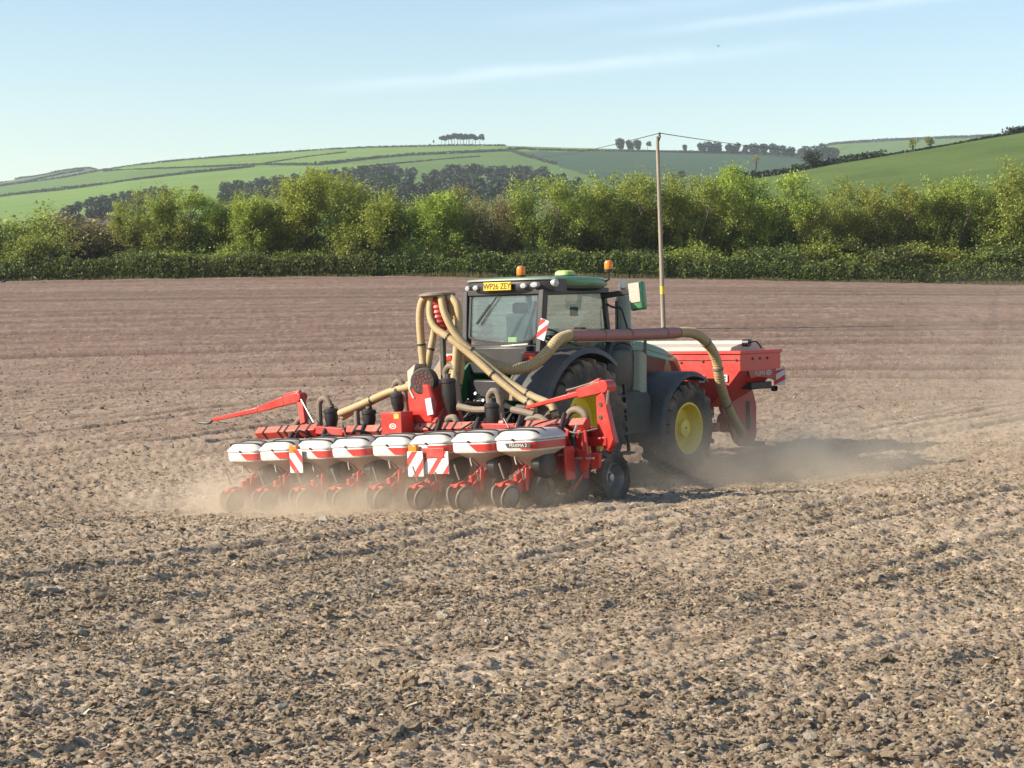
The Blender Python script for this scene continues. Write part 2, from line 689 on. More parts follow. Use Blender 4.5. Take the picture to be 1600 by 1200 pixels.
def soil_mat():
    k = NT('dry ploughed soil')
    P = k.n('NewGeometry').outputs['Position']
    big = k.noise(0.11, 4, 0.6, P)
    mid = k.noise(1.7, 5, 0.6, P)
    fine = k.noise(22, 6, 0.7, P)
    grit = k.noise(95, 3, 0.7, P)
    mo = k.n('Attribute'); mo.attribute_name = 'moist'
    fa = k.n('Attribute'); fa.attribute_name = 'far'
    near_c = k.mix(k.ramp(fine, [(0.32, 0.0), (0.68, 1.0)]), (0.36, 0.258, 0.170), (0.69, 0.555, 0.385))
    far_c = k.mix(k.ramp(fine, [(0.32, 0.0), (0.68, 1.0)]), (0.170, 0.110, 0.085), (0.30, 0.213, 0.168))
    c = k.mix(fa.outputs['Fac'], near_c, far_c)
    # tilth streaks along the drilled rows, coarse enough to read far off
    mr = k.n('Mapping'); mr.inputs['Rotation'].default_value = (0, 0, -FAR_ROW); k.l(P, mr.inputs['Vector'])
    s1 = k.noise(1.0, 4, 0.65, mr.outputs[0], (0.05, 1.4, 1))
    s2 = k.noise(1.0, 3, 0.6, mr.outputs[0], (0.7, 4.5, 1))
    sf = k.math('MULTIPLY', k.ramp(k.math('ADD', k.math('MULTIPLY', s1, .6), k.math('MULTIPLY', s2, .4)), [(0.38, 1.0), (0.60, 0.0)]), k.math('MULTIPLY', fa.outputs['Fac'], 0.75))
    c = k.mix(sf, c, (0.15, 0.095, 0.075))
    # and along the rows being worked in front
    mr2 = k.n('Mapping'); mr2.inputs['Rotation'].default_value = (0, 0, -R_(90 - 38.54)); k.l(P, mr2.inputs['Vector'])
    n1 = k.noise(1.0, 5, 0.7, mr2.outputs[0], (0.22, 4.2, 1))
    n2 = k.noise(1.0, 3, 0.6, mr2.outputs[0], (0.12, 0.8, 1))
    nf = k.math('ADD', k.math('MULTIPLY', n1, .65), k.math('MULTIPLY', n2, .35))
    c = k.mix(k.math('MULTIPLY', k.ramp(nf, [(0.36, 1.0), (0.52, 0.0)]), k.math('SUBTRACT', 0.55, k.math('MULTIPLY', fa.outputs['Fac'], 0.5))), c, (0.165, 0.110, 0.072))
    s3 = k.noise(2.0, 4, 0.7, mr.outputs[0], (2.2, 2.2, 1))
    c = k.mix(k.math('MULTIPLY', k.ramp(s3, [(0.60, 0.0), (0.70, 1.0)]), k.math('MULTIPLY', fa.outputs['Fac'], 0.7)), c, (0.44, 0.34, 0.26))
    c = k.mix(k.math('MULTIPLY', k.ramp(big, [(0.35, 0.0), (0.7, 1.0)]), 0.35), c, (0.24, 0.145, 0.11))
    c = k.mix(k.math('MULTIPLY', k.ramp(mid, [(0.45, 0.0), (0.75, 1.0)]), 0.45), c, (0.46, 0.355, 0.25))
    c = k.mix(k.math('MULTIPLY', k.ramp(grit, [(0.60, 0.0), (0.72, 1.0)]), 0.5), c, (0.52, 0.43, 0.32))
    c = k.mix(k.math('MINIMUM', mo.outputs['Fac'], 1.0), c, (0.13, 0.088, 0.064))
    k.l(c, k.b.inputs['Base Color'])
    k.b.inputs['Roughness'].default_value = 1.0
    k.b.inputs['Specular IOR Level'].default_value = 0.1
    h = k.math('ADD', k.math('MULTIPLY', fine, 1.0), k.math('MULTIPLY', grit, 0.35))
    k.bump(h, 0.9, 0.03)
    return k.mat


M['soil'] = soil_mat()


def clod_mat():
    k = NT('dry clods and stones')
    oi = k.n('ObjectInfo')
    n1 = k.noise(4, 4, 0.6)
    c = k.ramp(oi.outputs['Random'], [(0.0, (0.30, 0.21, 0.135)), (0.40, (0.50, 0.385, 0.26)), (0.85, (0.66, 0.53, 0.37)), (1.0, (0.78, 0.70, 0.57))])
    c = k.mix(k.ramp(n1, [(0.3, 0.25), (0.7, 0.0)]), c, (0.22, 0.16, 0.11))
    k.l(c, k.b.inputs['Base Color'])
    k.b.inputs['Roughness'].default_value = 1.0
    k.b.inputs['Specular IOR Level'].default_value = 0.1
    k.bump(k.noise(7, 4), 0.8, 0.2)
    return k.mat


M['clod'] = clod_mat()


def straw_mat():
    k = NT('bleached straw')
    oi = k.n('ObjectInfo')
    k.l(k.ramp(oi.outputs['Random'], [(0.0, (0.22, 0.16, 0.09)), (0.6, (0.42, 0.33, 0.19)), (1.0, (0.62, 0.52, 0.36))]), k.b.inputs['Base Color'])
    k.b.inputs['Roughness'].default_value = 0.8
    return k.mat


M['straw'] = straw_mat()


def grass_mat(name, c0, c1, scale=0.03, stripe=None):
    k = NT(name)
    P = k.n('NewGeometry').outputs['Position']
    a = k.noise(scale, 6, 0.62, P)
    b = k.noise(scale * 14, 4, 0.65, P, stripe)
    f = k.math('ADD', k.math('MULTIPLY', a, 0.6), k.math('MULTIPLY', b, 0.4))
    k.l(k.mix(k.ramp(f, [(0.35, 0.0), (0.65, 1.0)]), c0, c1), k.b.inputs['Base Color'])
    k.b.inputs['Roughness'].default_value = 0.95
    k.b.inputs['Specular IOR Level'].default_value = 0.15
    return k.mat


M['grass_bright'] = grass_mat('bright spring pasture', (0.105, 0.175, 0.026), (0.160, 0.235, 0.045))
M['grass_mid'] = grass_mat('mown pasture', (0.074, 0.128, 0.026), (0.112, 0.172, 0.038))
M['grass_dark'] = grass_mat('dark field green', (0.030, 0.062, 0.028), (0.045, 0.084, 0.036))  # plain darker green for the right-hand field of the hill
M['grass_near'] = grass_mat('rough green hill pasture', (0.055, 0.088, 0.018), (0.100, 0.140, 0.032), 0.05)
M['plough_far'] = grass_mat('distant ploughland', (0.075, 0.056, 0.042), (0.11, 0.082, 0.06))
M['moor'] = grass_mat('grey moorland', (0.075, 0.095, 0.055), (0.11, 0.13, 0.075))
M['verge'] = grass_mat('dry grass verge', (0.10, 0.10, 0.035), (0.22, 0.19, 0.09), 0.6)
M['leaf_a'] = leafmat('fresh olive leaves', (0.095, 0.128, 0.022), (0.405, 0.450, 0.082))
M['leaf_b'] = leafmat('bright lime leaves', (0.125, 0.185, 0.024), (0.430, 0.500, 0.080), 0.45)
M['leaf_c'] = leafmat('brown green opening buds', (0.115, 0.105, 0.044), (0.335, 0.290, 0.105), 0.36)
M['leaf_d'] = leafmat('dark hedge leaves', (0.048, 0.075, 0.018), (0.215, 0.255, 0.060), 0.36)
M['leaf_far'] = leafmat('distant dark leaves', (0.022, 0.036, 0.022), (0.052, 0.074, 0.036), 0.15)
M['leaf_wood'] = leafmat('distant bare wood twigs', (0.030, 0.036, 0.030), (0.070, 0.075, 0.052), 0.1)
M['bark'] = barkmat('grey brown bark', (0.085, 0.068, 0.05))
M['pole_wood'] = barkmat('weathered pole wood', (0.30, 0.25, 0.19))
M['feather'] = paint('black feathers', (0.012, 0.012, 0.014), 0.5, 0.0)
# ================================================================== TERRAIN
PRESS_M = pose(.224, 25.578, 0.0, R_(39.06), R_(-.26), R_(-5.36))
ROW_X = [-2.625 + .75 * i for i in range(8)]
HEAD = R_(38.54)
ctrl = []
for u in (-700, 0, 800, 1600, 2300):
    k = (u - 800) / 800
    for Y, z in ((7, 1.10), (10, .80), (15, .47)):
        ctrl.append((at(u, 440, Y).x, Y, z + .03 * k))
    for Y, z in ((42, .45), (63, 1.37), (95, 2.45)):
        ctrl.append((at(u, 440, Y).x, Y, z - .10 * k * k))
    e = {-700: 446, 0: 440, 800: 433, 1600: 446, 2300: 452}[u]
    p = at(u, e, 132)
    ctrl.append((p.x, p.y, p.z))
    p = at(u, e - 3, 160)
    ctrl.append((p.x, p.y, p.z))
for u, Y, z in ((-700, 27, -.15), (-100, 26, -.12), (100, 22, .02), (1500, 28, .28), (2300, 27, .4), (1300, 21, .40), (1250, 33, .2), (500, 34, .02), (-100, 34, .1)):
    ctrl.append((at(u, 440, Y).x, Y, z))
for x in (-30, 0, 30):
    ctrl += [(x, -12, 1.9), (x, 1, 1.55)]
for x, y in ((-.95, 0), (.95, 0), (-.95, 2.85), (.95, 2.85)):
    ctrl.append(tuple(TRACTOR_M @ Vector((x, y, 0))))
for x in (-2.625, 0, 2.625):
    ctrl.append(tuple(PRESS_M @ Vector((x, -3.7, 0))))
CT = np.array(ctrl)


def _tps(r2):
    return np.where(r2 > 1e-9, 0.5 * r2 * np.log(np.maximum(r2, 1e-9)), 0)


_n = len(CT)
_K = _tps(((CT[:, None, :2] - CT[None, :, :2]) ** 2).sum(-1)) + np.eye(_n) * 0.35
_P = np.hstack([np.ones((_n, 1)), CT[:, :2]])
_A = np.block([[_K, _P], [_P.T, np.zeros((3, 3))]])
_W = np.linalg.solve(_A, np.concatenate([CT[:, 2], np.zeros(3)]))


def base_z(x, y):
    x, y = np.asarray(x, float), np.asarray(y, float)
    s = _W[_n] + _W[_n + 1] * x + _W[_n + 2] * y
    for i in range(_n):
        s = s + _W[i] * _tps((x - CT[i, 0]) ** 2 + (y - CT[i, 1]) ** 2)
    return s


def smooth(a, b, x):
    t = np.clip((x - a) / (b - a), 0, 1)
    return t * t * (3 - 2 * t)


rngL = np.random.default_rng(5)
# deeper marks left by tines and wheels: (offset across the rows, width, depth, shade)
NEAR_LINES = [(c + rngL.uniform(-.25, .25), rngL.uniform(.045, .10), rngL.uniform(.012, .045), rngL.uniform(.12, .55)) for c in np.arange(-38, 6, 0.66)]
FAR_LINES = []
_c = -150.0
while _c < 20:
    FAR_LINES.append((_c, rngL.uniform(.24, .50), rngL.uniform(.06, .14), rngL.uniform(.7, 1.3)))
    _c += rngL.choice([1.8, 2.4, 3.0, 3.8, 4.8]) * rngL.uniform(.8, 1.2)
# the open furrow beside the working machine
_q = TRACTOR_M @ Vector((3.1, 3, 0))


def rowc(x, y, th):
    return x * math.cos(th) - y * math.sin(th), x * math.sin(th) + y * math.cos(th)




def ground_hit(u, v):
    lo, hi = 5.0, 130.0
    for _ in range(40):
        m = (lo + hi) / 2
        p = at(u, v, m)
        if p.z > float(base_z(p.x, m)): lo = m
        else: hi = m
    return at(u, v, lo)


for _u, _v, _w, _d, _s in ((1600, 654, .14, .07, .45), (150, 790, .10, .04, .35)):
    NEAR_LINES.append((rowc(*ground_hit(_u, _v).xy, HEAD)[0], _w, _d, _s))
FAR_TH = R_(80)


def field(x, y):
    """height and moisture of the worked soil"""
    z = base_z(x, y)
    w = smooth(36, 47, y + 2.5 * fbm(x * .08, y * .08, 77, 2) + .12 * x)
    cn, sn = rowc(x, y, HEAD)
    cn = cn + .10 * fbm(x * .25, y * .25, 3, 2) + .5 * fbm(x * .03, y * .03, 8, 2)
    cf, sf = rowc(x, y, FAR_TH)
    cf = cf + .9 * fbm(x * .02, y * .02, 5, 2)
    d = np.zeros_like(x)
    moist = np.zeros_like(x)
    brk = smooth(-.24, .04, fbm(sn * .13, cn * .8, 21, 3)) * smooth(7, 17, y)
    for c, wd, dp, sh in NEAR_LINES:
        q = np.exp(-((cn - c) / wd) ** 2)
        ridge = np.exp(-((cn - c + wd * 1.9) / (wd * 1.1)) ** 2)
        b = brk
        d += (1 - w) * b * dp * (ridge * .7 - q)
        moist += (1 - w) * b * sh * q * .8
    brkf = smooth(-.38, .0, fbm(sf * .05, cf * .6, 25, 3))
    grow_ = np.clip((y / 48) ** 1.5, .7, 3.0)
    for c, wd, dp, sh in FAR_LINES:
        wd = wd * grow_
        q = np.exp(-((cf - c) / wd) ** 2)
        ridge = np.exp(-((cf - c + wd * 2) / (wd * 1.2)) ** 2)
        d += w * brkf * dp * (ridge * .8 - q)
        moist += w * brkf * sh * q * .75
    # streaky tilth along the rows, then clods
    st = fbm(sn * .7, cn * 3.0, 41, 4)
    d += .060 * fbm(sn * 1.6, cn * 7.0, 45, 3) * (1 - w)
    d += .055 * st * (1 - w) + .05 * w * fbm(sf * .25, cf * 1.6, 43, 3)
    lump = billow(x * 2.3, y * 2.3, 51, 3)
    d += .032 * (lump - .35) * (.35 + smooth(-.2, .25, fbm(x * .5, y * .5, 52, 2)))
    d += .046 * (billow(cn * 11.0, sn * 4.5, 61, 3) - .35)
    d += .024 * (billow(x * 22, y * 22, 71, 2) - .35)
    d += .05 * fbm(x * .35, y * .35, 81, 2)
    # keep it calmer right where the wheels stand
    moist += .30 * smooth(.02, .30, -st) * (1 - w)
    return z + d, np.clip(moist, 0, 1), w


# rows of the sheet follow the picture's need for detail: dense in front, wide behind
vv = np.concatenate([[-14, -6, -1, 2, 4, 5.2, 6.0], 1 / np.linspace(1 / 6.4, 1 / 33, 560), 1 / np.linspace(1 / 33, 1 / 134, 331)[1:]])
uu = np.linspace(-1, 1, 660)
Yg = np.repeat(vv[:, None], len(uu), 1)
Xg = uu[None, :] * (np.maximum(Yg, 8) * .335 + 2.2)
Xg = Xg * np.where(Yg < 6.2, 3.0, 1.0)
Zg, Mo, Wf = field(Xg, Yg)
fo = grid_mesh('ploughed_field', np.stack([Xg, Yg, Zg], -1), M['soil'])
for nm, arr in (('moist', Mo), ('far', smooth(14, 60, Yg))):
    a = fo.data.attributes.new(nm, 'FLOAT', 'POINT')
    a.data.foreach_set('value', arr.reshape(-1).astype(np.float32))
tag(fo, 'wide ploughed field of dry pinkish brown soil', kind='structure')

# the same field carried on to either side, coarser
for s, nm in ((-1, 'field_margin_left'), (1, 'field_margin_right')):
    yy = np.concatenate([[-14, -6, 0, 4, 6.4], np.linspace(8, 134, 90)])
    inner = np.maximum(yy, 8) * .335 + 2.2
    inner = np.where(yy < 6.2, inner * 3, inner) - .25
    tt = np.linspace(0, 1, 60) ** 1.6
    Yb = np.repeat(yy[:, None], 60, 1)
    Xb = s * (inner[:, None] + tt[None, :] * 55)
    Zb, Mb, _ = field(Xb, Yb)
    o = grid_mesh(nm, np.stack([Xb, Yb, Zb - .06 * (tt[None, :] < .02)], -1), M['soil'])
    for n2, arr in (('moist', Mb), ('far', smooth(14, 60, Yb))):
        a = o.data.attributes.new(n2, 'FLOAT', 'POINT')
        a.data.foreach_set('value', arr.reshape(-1).astype(np.float32))
    tag(o, 'side stretch of the ploughed field', kind='structure')


# ------------------------------------------------------------------ clods, stones and straw
def scatter(name, pts, size, kind, mat, label, seed):
    me = bpy.data.meshes.new(name)
    me.vertices.add(len(pts))
    me.vertices.foreach_set('co', pts.reshape(-1).astype(np.float32))
    a = me.attributes.new('size', 'FLOAT', 'POINT')
    a.data.foreach_set('value', size.astype(np.float32))
    me.update()
    o = bpy.data.objects.new(name, me)
    COL.objects.link(o)
    g = bpy.data.node_groups.new(name, 'GeometryNodeTree')
    g.interface.new_socket('Geometry', in_out='INPUT', socket_type='NodeSocketGeometry')
    g.interface.new_socket('Geometry', in_out='OUTPUT', socket_type='NodeSocketGeometry')
    N = lambda t: g.nodes.new(t)
    gi, go = N('NodeGroupInput'), N('NodeGroupOutput')
    g2i = N('GeometryNodeGeometryToInstance')
    for i in range(6):
        if kind == 'clod':
            ico = N('GeometryNodeMeshIcoSphere')
            ico.inputs['Radius'].default_value = 1.0
            ico.inputs['Subdivisions'].default_value = 2
            src = ico.outputs['Mesh']
            amp, scl, flat = 1.05, (0.9, 1.1, 1.3, .8, 1.5, 1.0)[i], (.65, .8, .55, .9, .7, .6)[i]
        else:
            gr = N('GeometryNodeMeshGrid')
            gr.inputs['Size X'].default_value = 2.0
            gr.inputs['Size Y'].default_value = (.16, .22, .3, .12, .2, .5)[i]
            gr.inputs['Vertices X'].default_value = 4
            gr.inputs['Vertices Y'].default_value = 2
            src = gr.outputs['Mesh']
            amp, scl, flat = .8, 1.1, 1.0
        sp = N('GeometryNodeSetPosition')
        nz = N('ShaderNodeTexNoise')
        nz.noise_dimensions = '4D'
        nz.inputs['W'].default_value = i * 3.7 + seed
        nz.inputs['Scale'].default_value = scl
        nz.inputs['Detail'].default_value = 2
        sub = N('ShaderNodeVectorMath'); sub.operation = 'SUBTRACT'
        sub.inputs[1].default_value = (.5, .5, .5)
        sc = N('ShaderNodeVectorMath'); sc.operation = 'SCALE'
        sc.inputs['Scale'].default_value = amp * 1.5
        g.links.new(nz.outputs['Color'], sub.inputs[0])
        g.links.new(sub.outputs[0], sc.inputs[0])
        g.links.new(sc.outputs[0], sp.inputs['Offset'])
        g.links.new(src, sp.inputs['Geometry'])
        tf = N('GeometryNodeTransform')
        tf.inputs['Scale'].default_value = ((1.0, 1.35, 1.7, 1.0, 1.2, 1.9)[i] if kind == 'clod' else 1, 1, flat)
        g.links.new(sp.outputs[0], tf.inputs['Geometry'])
        sm = N('GeometryNodeSetMaterial')
        sm.inputs['Material'].default_value = mat
        g.links.new(tf.outputs[0], sm.inputs['Geometry'])
        ss = N('GeometryNodeSetShadeSmooth')
        ss.inputs['Shade Smooth'].default_value = False
        g.links.new(sm.outputs[0], ss.inputs['Geometry'])
        g.links.new(ss.outputs[0], g2i.inputs[0])
    iop = N('GeometryNodeInstanceOnPoints')
    iop.inputs['Pick Instance'].default_value = True
    g.links.new(gi.outputs[0], iop.inputs['Points'])
    g.links.new(g2i.outputs[0], iop.inputs['Instance'])
    ri = N('FunctionNodeRandomValue'); ri.data_type = 'INT'
    for s in ri.inputs:
        if s.name == 'Max' and s.type == 'INT': s.default_value = 5
        if s.name == 'Min' and s.type == 'INT': s.default_value = 0
    g.links.new([s for s in ri.outputs if s.type == 'INT'][0], iop.inputs['Instance Index'])
    rv = N('FunctionNodeRandomValue'); rv.data_type = 'FLOAT_VECTOR'
    rv.inputs[0].default_value = (-.5, -.5, 0) if kind == 'clod' else (-.55, -.45, 0)
    rv.inputs[1].default_value = (.5, .5, 6.28) if kind == 'clod' else (.55, .45, 6.28)
    g.links.new(rv.outputs[0], iop.inputs['Rotation'])
    na = N('GeometryNodeInputNamedAttribute'); na.data_type = 'FLOAT'
    na.inputs['Name'].default_value = 'size'
    g.links.new([s for s in na.outputs if s.type == 'VALUE'][0], iop.inputs['Scale'])
    g.links.new(iop.outputs[0], go.inputs[0])
    md = o.modifiers.new('scatter', 'NODES')
    md.node_group = g
    me.materials.append(mat)
    tag(o, label, kind='stuff')
    return o


rg = np.random.default_rng(11)


def spots(n, y0, y1, clump):
    Y = np.sqrt(rg.uniform(y0 ** 2, y1 ** 2, n))
    X = rg.uniform(-1, 1, n) * (Y * .325 + 1.0)
    cn, sn = rowc(X, Y, HEAD)
    dens = fbm(cn * 1.1, sn * .35, 91, 3) + fbm(X * .8, Y * .8, 92, 2)
    keep = rg.uniform(0, 1, n) < np.clip(.5 + clump * dens, .08, 1)
    return X[keep], Y[keep]


def sizes(n, lo, s, hi):
    return np.clip(lo * np.exp(np.abs(rg.normal(0, s, n))), lo, hi)


parts = []
for n, y0, y1, lo, s, hi in ((330000, 6.6, 17, .0045, .58, .026), (170000, 13, 30, .0065, .52, .030), (60000, 26, 62, .010, .45, .036), (500, 6.6, 24, .026, .35, .060)):
    X, Y = spots(n, y0, y1, .8)
    kp = rg.uniform(0, 1, len(Y)) < 1.15 - (Y - y0) / (y1 - y0)
    X, Y = X[kp], Y[kp]
    parts.append((X, Y, sizes(len(X), lo, s, hi)))
X = np.concatenate([p[0] for p in parts]); Y = np.concatenate([p[1] for p in parts]); SZ = np.concatenate([p[2] for p in parts])
Z = field(X, Y)[0]
scatter('soil_clods', np.stack([X, Y, Z + SZ * .25], -1), SZ, 'clod', M['clod'], 'dry clods and small stones strewn over the tilled soil', 1)
X, Y = spots(46000, 6.6, 30, 1.2)
SZ = sizes(len(X), .013, .55, .055)
Z = field(X, Y)[0]
scatter('crop_residue', np.stack([X, Y, Z + .012], -1), SZ, 'straw', M['straw'], 'bleached bits of straw and dead grass lying on the soil', 4)


# ------------------------------------------------------------------ hills
def curve(pts):
    a = np.array(pts, float)
    return lambda u: np.interp(u, a[:, 0], a[:, 1])


RIDGE = curve([(-900, 350), (-400, 325), (-150, 306), (0, 291), (100, 277), (152, 267.5), (200, 259), (300, 248.5), (400, 241), (500, 234), (600, 230), (700, 227), (780, 227), (860, 230),
               (920, 232), (1000, 234), (1100, 236), (1200, 238.5), (1300, 246), (1400, 262), (1600, 300), (2000, 350), (2500, 380)])
_ss = lambda t: .75 * t + .25 * t ** 3


def hill_pt(u, v, lift=0.0):
    vr = float(RIDGE(u))
    s = min(1.0, max(0.0, (437 - v) / (437 - vr)))
    lo, hi = 0.0, 1.0
    for _ in range(30):
        m = (lo + hi) / 2
        if _ss(m) < s: lo = m
        else: hi = m
    p = at(u, max(v, vr), 134 * (1700 / 134) ** lo)
    p.z += lift
    return p


U = np.arange(-800, 2400, 6.0)
Tt = np.linspace(0, 1, 190)
P = np.zeros((len(Tt) + 5, len(U), 3))
VV = np.zeros((len(Tt), len(U)))
for j, t in enumerate(Tt):
    Yv = 134 * (1700 / 134) ** t
    v = 437 + (RIDGE(U) - 437) * _ss(t)
    VV[j] = v
    dz = np.cos(PITCH) + 0 * v
    dy = math.cos(PITCH) - (v - 600) / F_PX * math.sin(PITCH)
    dzz = -math.sin(PITCH) - (v - 600) / F_PX * math.cos(PITCH)
    P[j, :, 0] = (U - 800) / F_PX / dy * Yv
    P[j, :, 1] = Yv
    P[j, :, 2] = CAM_H + dzz / dy * Yv
for q in range(5):
    k = q + 1
    P[len(Tt) + q] = P[len(Tt) - 1] * np.array([1 + .06 * k, 1 + .06 * k, 1]) - np.array([0, 0, 1.5 * k * k])
P[:, :, 2] += .9 * fbm(P[:, :, 0] * .01, P[:, :, 1] * .01, 5, 3) * np.clip((P[:, :, 1] - 150) / 900, 0, 1)
L2 = curve([(-900, 340), (-150, 318), (0, 291), (162, 268), (287, 263), (405, 258), (500, 258), (635, 243), (770, 237), (797, 236)])
L3 = curve([(-900, 360), (0, 307.5), (152, 290), (280, 273), (395, 261), (500, 257), (2400, 230)])
LD = curve([(230, 900), (236, 797), (246, 828), (258, 868), (270, 905), (290, 960), (437, 1100)])
mid = np.zeros((P.shape[0] - 1, len(U) - 1), int)
for j in range(len(Tt) - 1):
    v = (VV[j, :-1] + VV[j + 1, :-1]) / 2
    u = U[:-1] + 3
    m = np.where(v < L2(u), 0, np.where(v < L3(u), 1, 0))
    m = np.where((u > 560) & (v > curve([(560, 262), (750, 245), (860, 240)])(u)), 1, m)
    m = np.where((u > LD(v)) & (v > 236.5), 2, m)
    m = np.where((v > 337) & (u < 205) & (u > 66), 3, m)
    mid[j] = m
ho = grid_mesh('hillside', P, [M['grass_bright'], M['grass_mid'], M['grass_dark'], M['plough_far']], mid)
tag(ho, 'long green hill of hedged pastures beyond the tree belt', kind='structure')


def back_hill(name, ridge, Y0, Y1, v0, mat, label, u0, u1, step=8):
    rc = curve(ridge)
    U2 = np.arange(u0, u1, step)
    rows = []
    for t in np.linspace(0, 1, 24):
        Yv = Y0 + (Y1 - Y0) * t
        v = v0 + (rc(U2) - v0) * (1 - (1 - t) ** 1.5)
        dy = math.cos(PITCH) - (v - 600) / F_PX * math.sin(PITCH)
        dzz = -math.sin(PITCH) - (v - 600) / F_PX * math.cos(PITCH)
        rows.append(np.stack([(U2 - 800) / F_PX / dy * Yv, 0 * U2 + Yv, CAM_H + dzz / dy * Yv], -1))
    last = rows[-1]
    for k in (1, 2, 3):
        rows.append(last * np.array([1 + .05 * k, 1 + .05 * k, 1]) - np.array([0, 0, .006 * Y1 * k * k]))
    o = grid_mesh(name, np.array(rows), mat)
    tag(o, label, kind='structure')
    return rc


back_hill('moorland', [(-700, 310), (-300, 300), (-150, 293), (0, 286), (30, 279), (60, 275), (100, 267), (135, 263), (150, 264.5), (200, 272), (400, 300)], 1750, 2300, 320, M['moor'], 'grey moorland rising behind the green hill at the far left', -700, 420)
far_r = back_hill('far_pasture', [(1100, 270), (1200, 250), (1290, 229), (1310, 225), (1400, 219.5), (1530, 214), (1600, 212), (1800, 214), (2300, 230)], 1750, 2300, 300, M['grass_mid'], 'pale distant pasture on the skyline', 1100, 2300)
near_ridge = back_hill('green_hill', [(900, 420), (1000, 350), (1100, 302), (1180, 279), (1240, 269), (1300, 257), (1380, 244), (1450, 233), (1540, 217), (1600, 207), (1800, 178), (2200, 150), (2600, 140)], 150, 380, 436, M['grass_near'], 'smooth green hill field rising at the right', 900, 2600, 10)


# ================================================================== VEGETATION
def leaves(rng, C, size, flat=0.35, aspect=0.62):
    """C: n x 3 centres -> n folded leaf quads"""
    n = len(C)
    a = rng.normal(0, 1, (n, 3))
    a /= np.linalg.norm(a, axis=1, keepdims=True)
    nrm = rng.normal(0, 1, (n, 3)) + np.array([0, 0, flat * 2])
    b = np.cross(a, nrm)
    b /= np.maximum(np.linalg.norm(b, axis=1, keepdims=True), 1e-6)
    s = (size * rng.uniform(.6, 1.35, n))[:, None]
    c = np.cross(a, b) * s * .18
    return np.stack([C - a * s, C + b * s * aspect + c, C + a * s, C - b * s * aspect + c], 1)


def soup_object(name, V, mat, tint, parent=None):
    o = bpy.data.objects.new(name, quad_soup(name, V, mat, tint))
    COL.objects.link(o)
    if parent is not None:
        o.parent = parent
    return o


def tree_meshes(seed, H, spread, stems, leafn, mat, leaf=.086, lean=.10, bare=0.0, low=.12):
    """multi-stemmed hedgerow tree: limbs and twigs in one mesh, leaves in another"""
    rng = np.random.default_rng(seed)
    mb = MB()
    tips = []

    def seg(p, d, L, r, depth):
        d = d / np.linalg.norm(d)
        n = 3 if depth < 2 else 2
        pts, rs = [p], [r]
        q = p.copy()
        dd = d.copy()
        for i in range(n):
            dd = dd + rng.normal(0, .16, 3) + np.array([lean * .5, 0, .10 if depth < 2 else .02])
            dd /= np.linalg.norm(dd)
            q = q + dd * L / n
            pts.append(q.copy())
            rs.append(r * (1 - .55 * (i + 1) / n))
        mb.tube(pts, rs, 6 if depth == 0 else (4 if depth == 1 else 3), cap=False)
        if depth == 3:
            tips.append((pts[-1], dd)); tips.append((pts[-2], dd))
            return
        m = (7, 5, 4)[depth]
        for i in range(m):
            f = (low + (1 - low) * (i + rng.uniform(.2, 1)) / m) if depth == 0 else (.25 + .75 * (i + rng.uniform(0, 1)) / m)
            k = min(int(f * n), n - 1)
            o = pts[k] + (pts[k + 1] - pts[k]) * (f * n - k)
            az = rng.uniform(0, 2 * math.pi)
            out = np.array([math.cos(az), math.sin(az), rng.uniform(.15, .9) if depth < 2 else rng.uniform(-.3, .8)])
            out[0] += lean
            nd = dd * (.35 if depth == 0 else .55) + out / np.linalg.norm(out)
            LL = L * ((.50, .55, .55)[depth]) * rng.uniform(.65, 1.15) * (1.15 - .45 * f if depth == 0 else 1)
            seg(o, nd, LL, max(r * (.42, .5, .55)[depth] * (1 - .4 * f), .012), depth + 1)

    for s in range(stems):
        az = 2 * math.pi * s / stems + rng.uniform(-.5, .5)
        rr = rng.uniform(.1, .5) * spread * .45
        b = np.array([math.cos(az) * rr, math.sin(az) * rr, -.3])
        d = np.array([math.cos(az) * spread * .16 + lean, math.sin(az) * spread * .16, 1.0])
        seg(b, d, H * rng.uniform(.60, .84), .11 * rng.uniform(.7, 1.2), 0)
    T = np.array([t[0] for t in tips])
    D = np.array([t[1] for t in tips])
    keep = rng.uniform(0, 1, len(T)) > bare
    T, D = T[keep], D[keep]
    clumpn = rng.uniform(.35, 1.7, len(T))
    rep = np.maximum((leafn / max(len(T), 1) * clumpn).astype(int), 1)
    C = np.repeat(T, rep, 0) + rng.normal(0, .23, (rep.sum(), 3)) + np.repeat(D, rep, 0) * rng.uniform(-.25, .45, (rep.sum(), 1))
    C = C[C[:, 2] > .25]
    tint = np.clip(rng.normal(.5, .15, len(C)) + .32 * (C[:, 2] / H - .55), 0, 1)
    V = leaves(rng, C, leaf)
    return mb.mesh('trunk', M['bark']), quad_soup('crown', V, mat, tint)


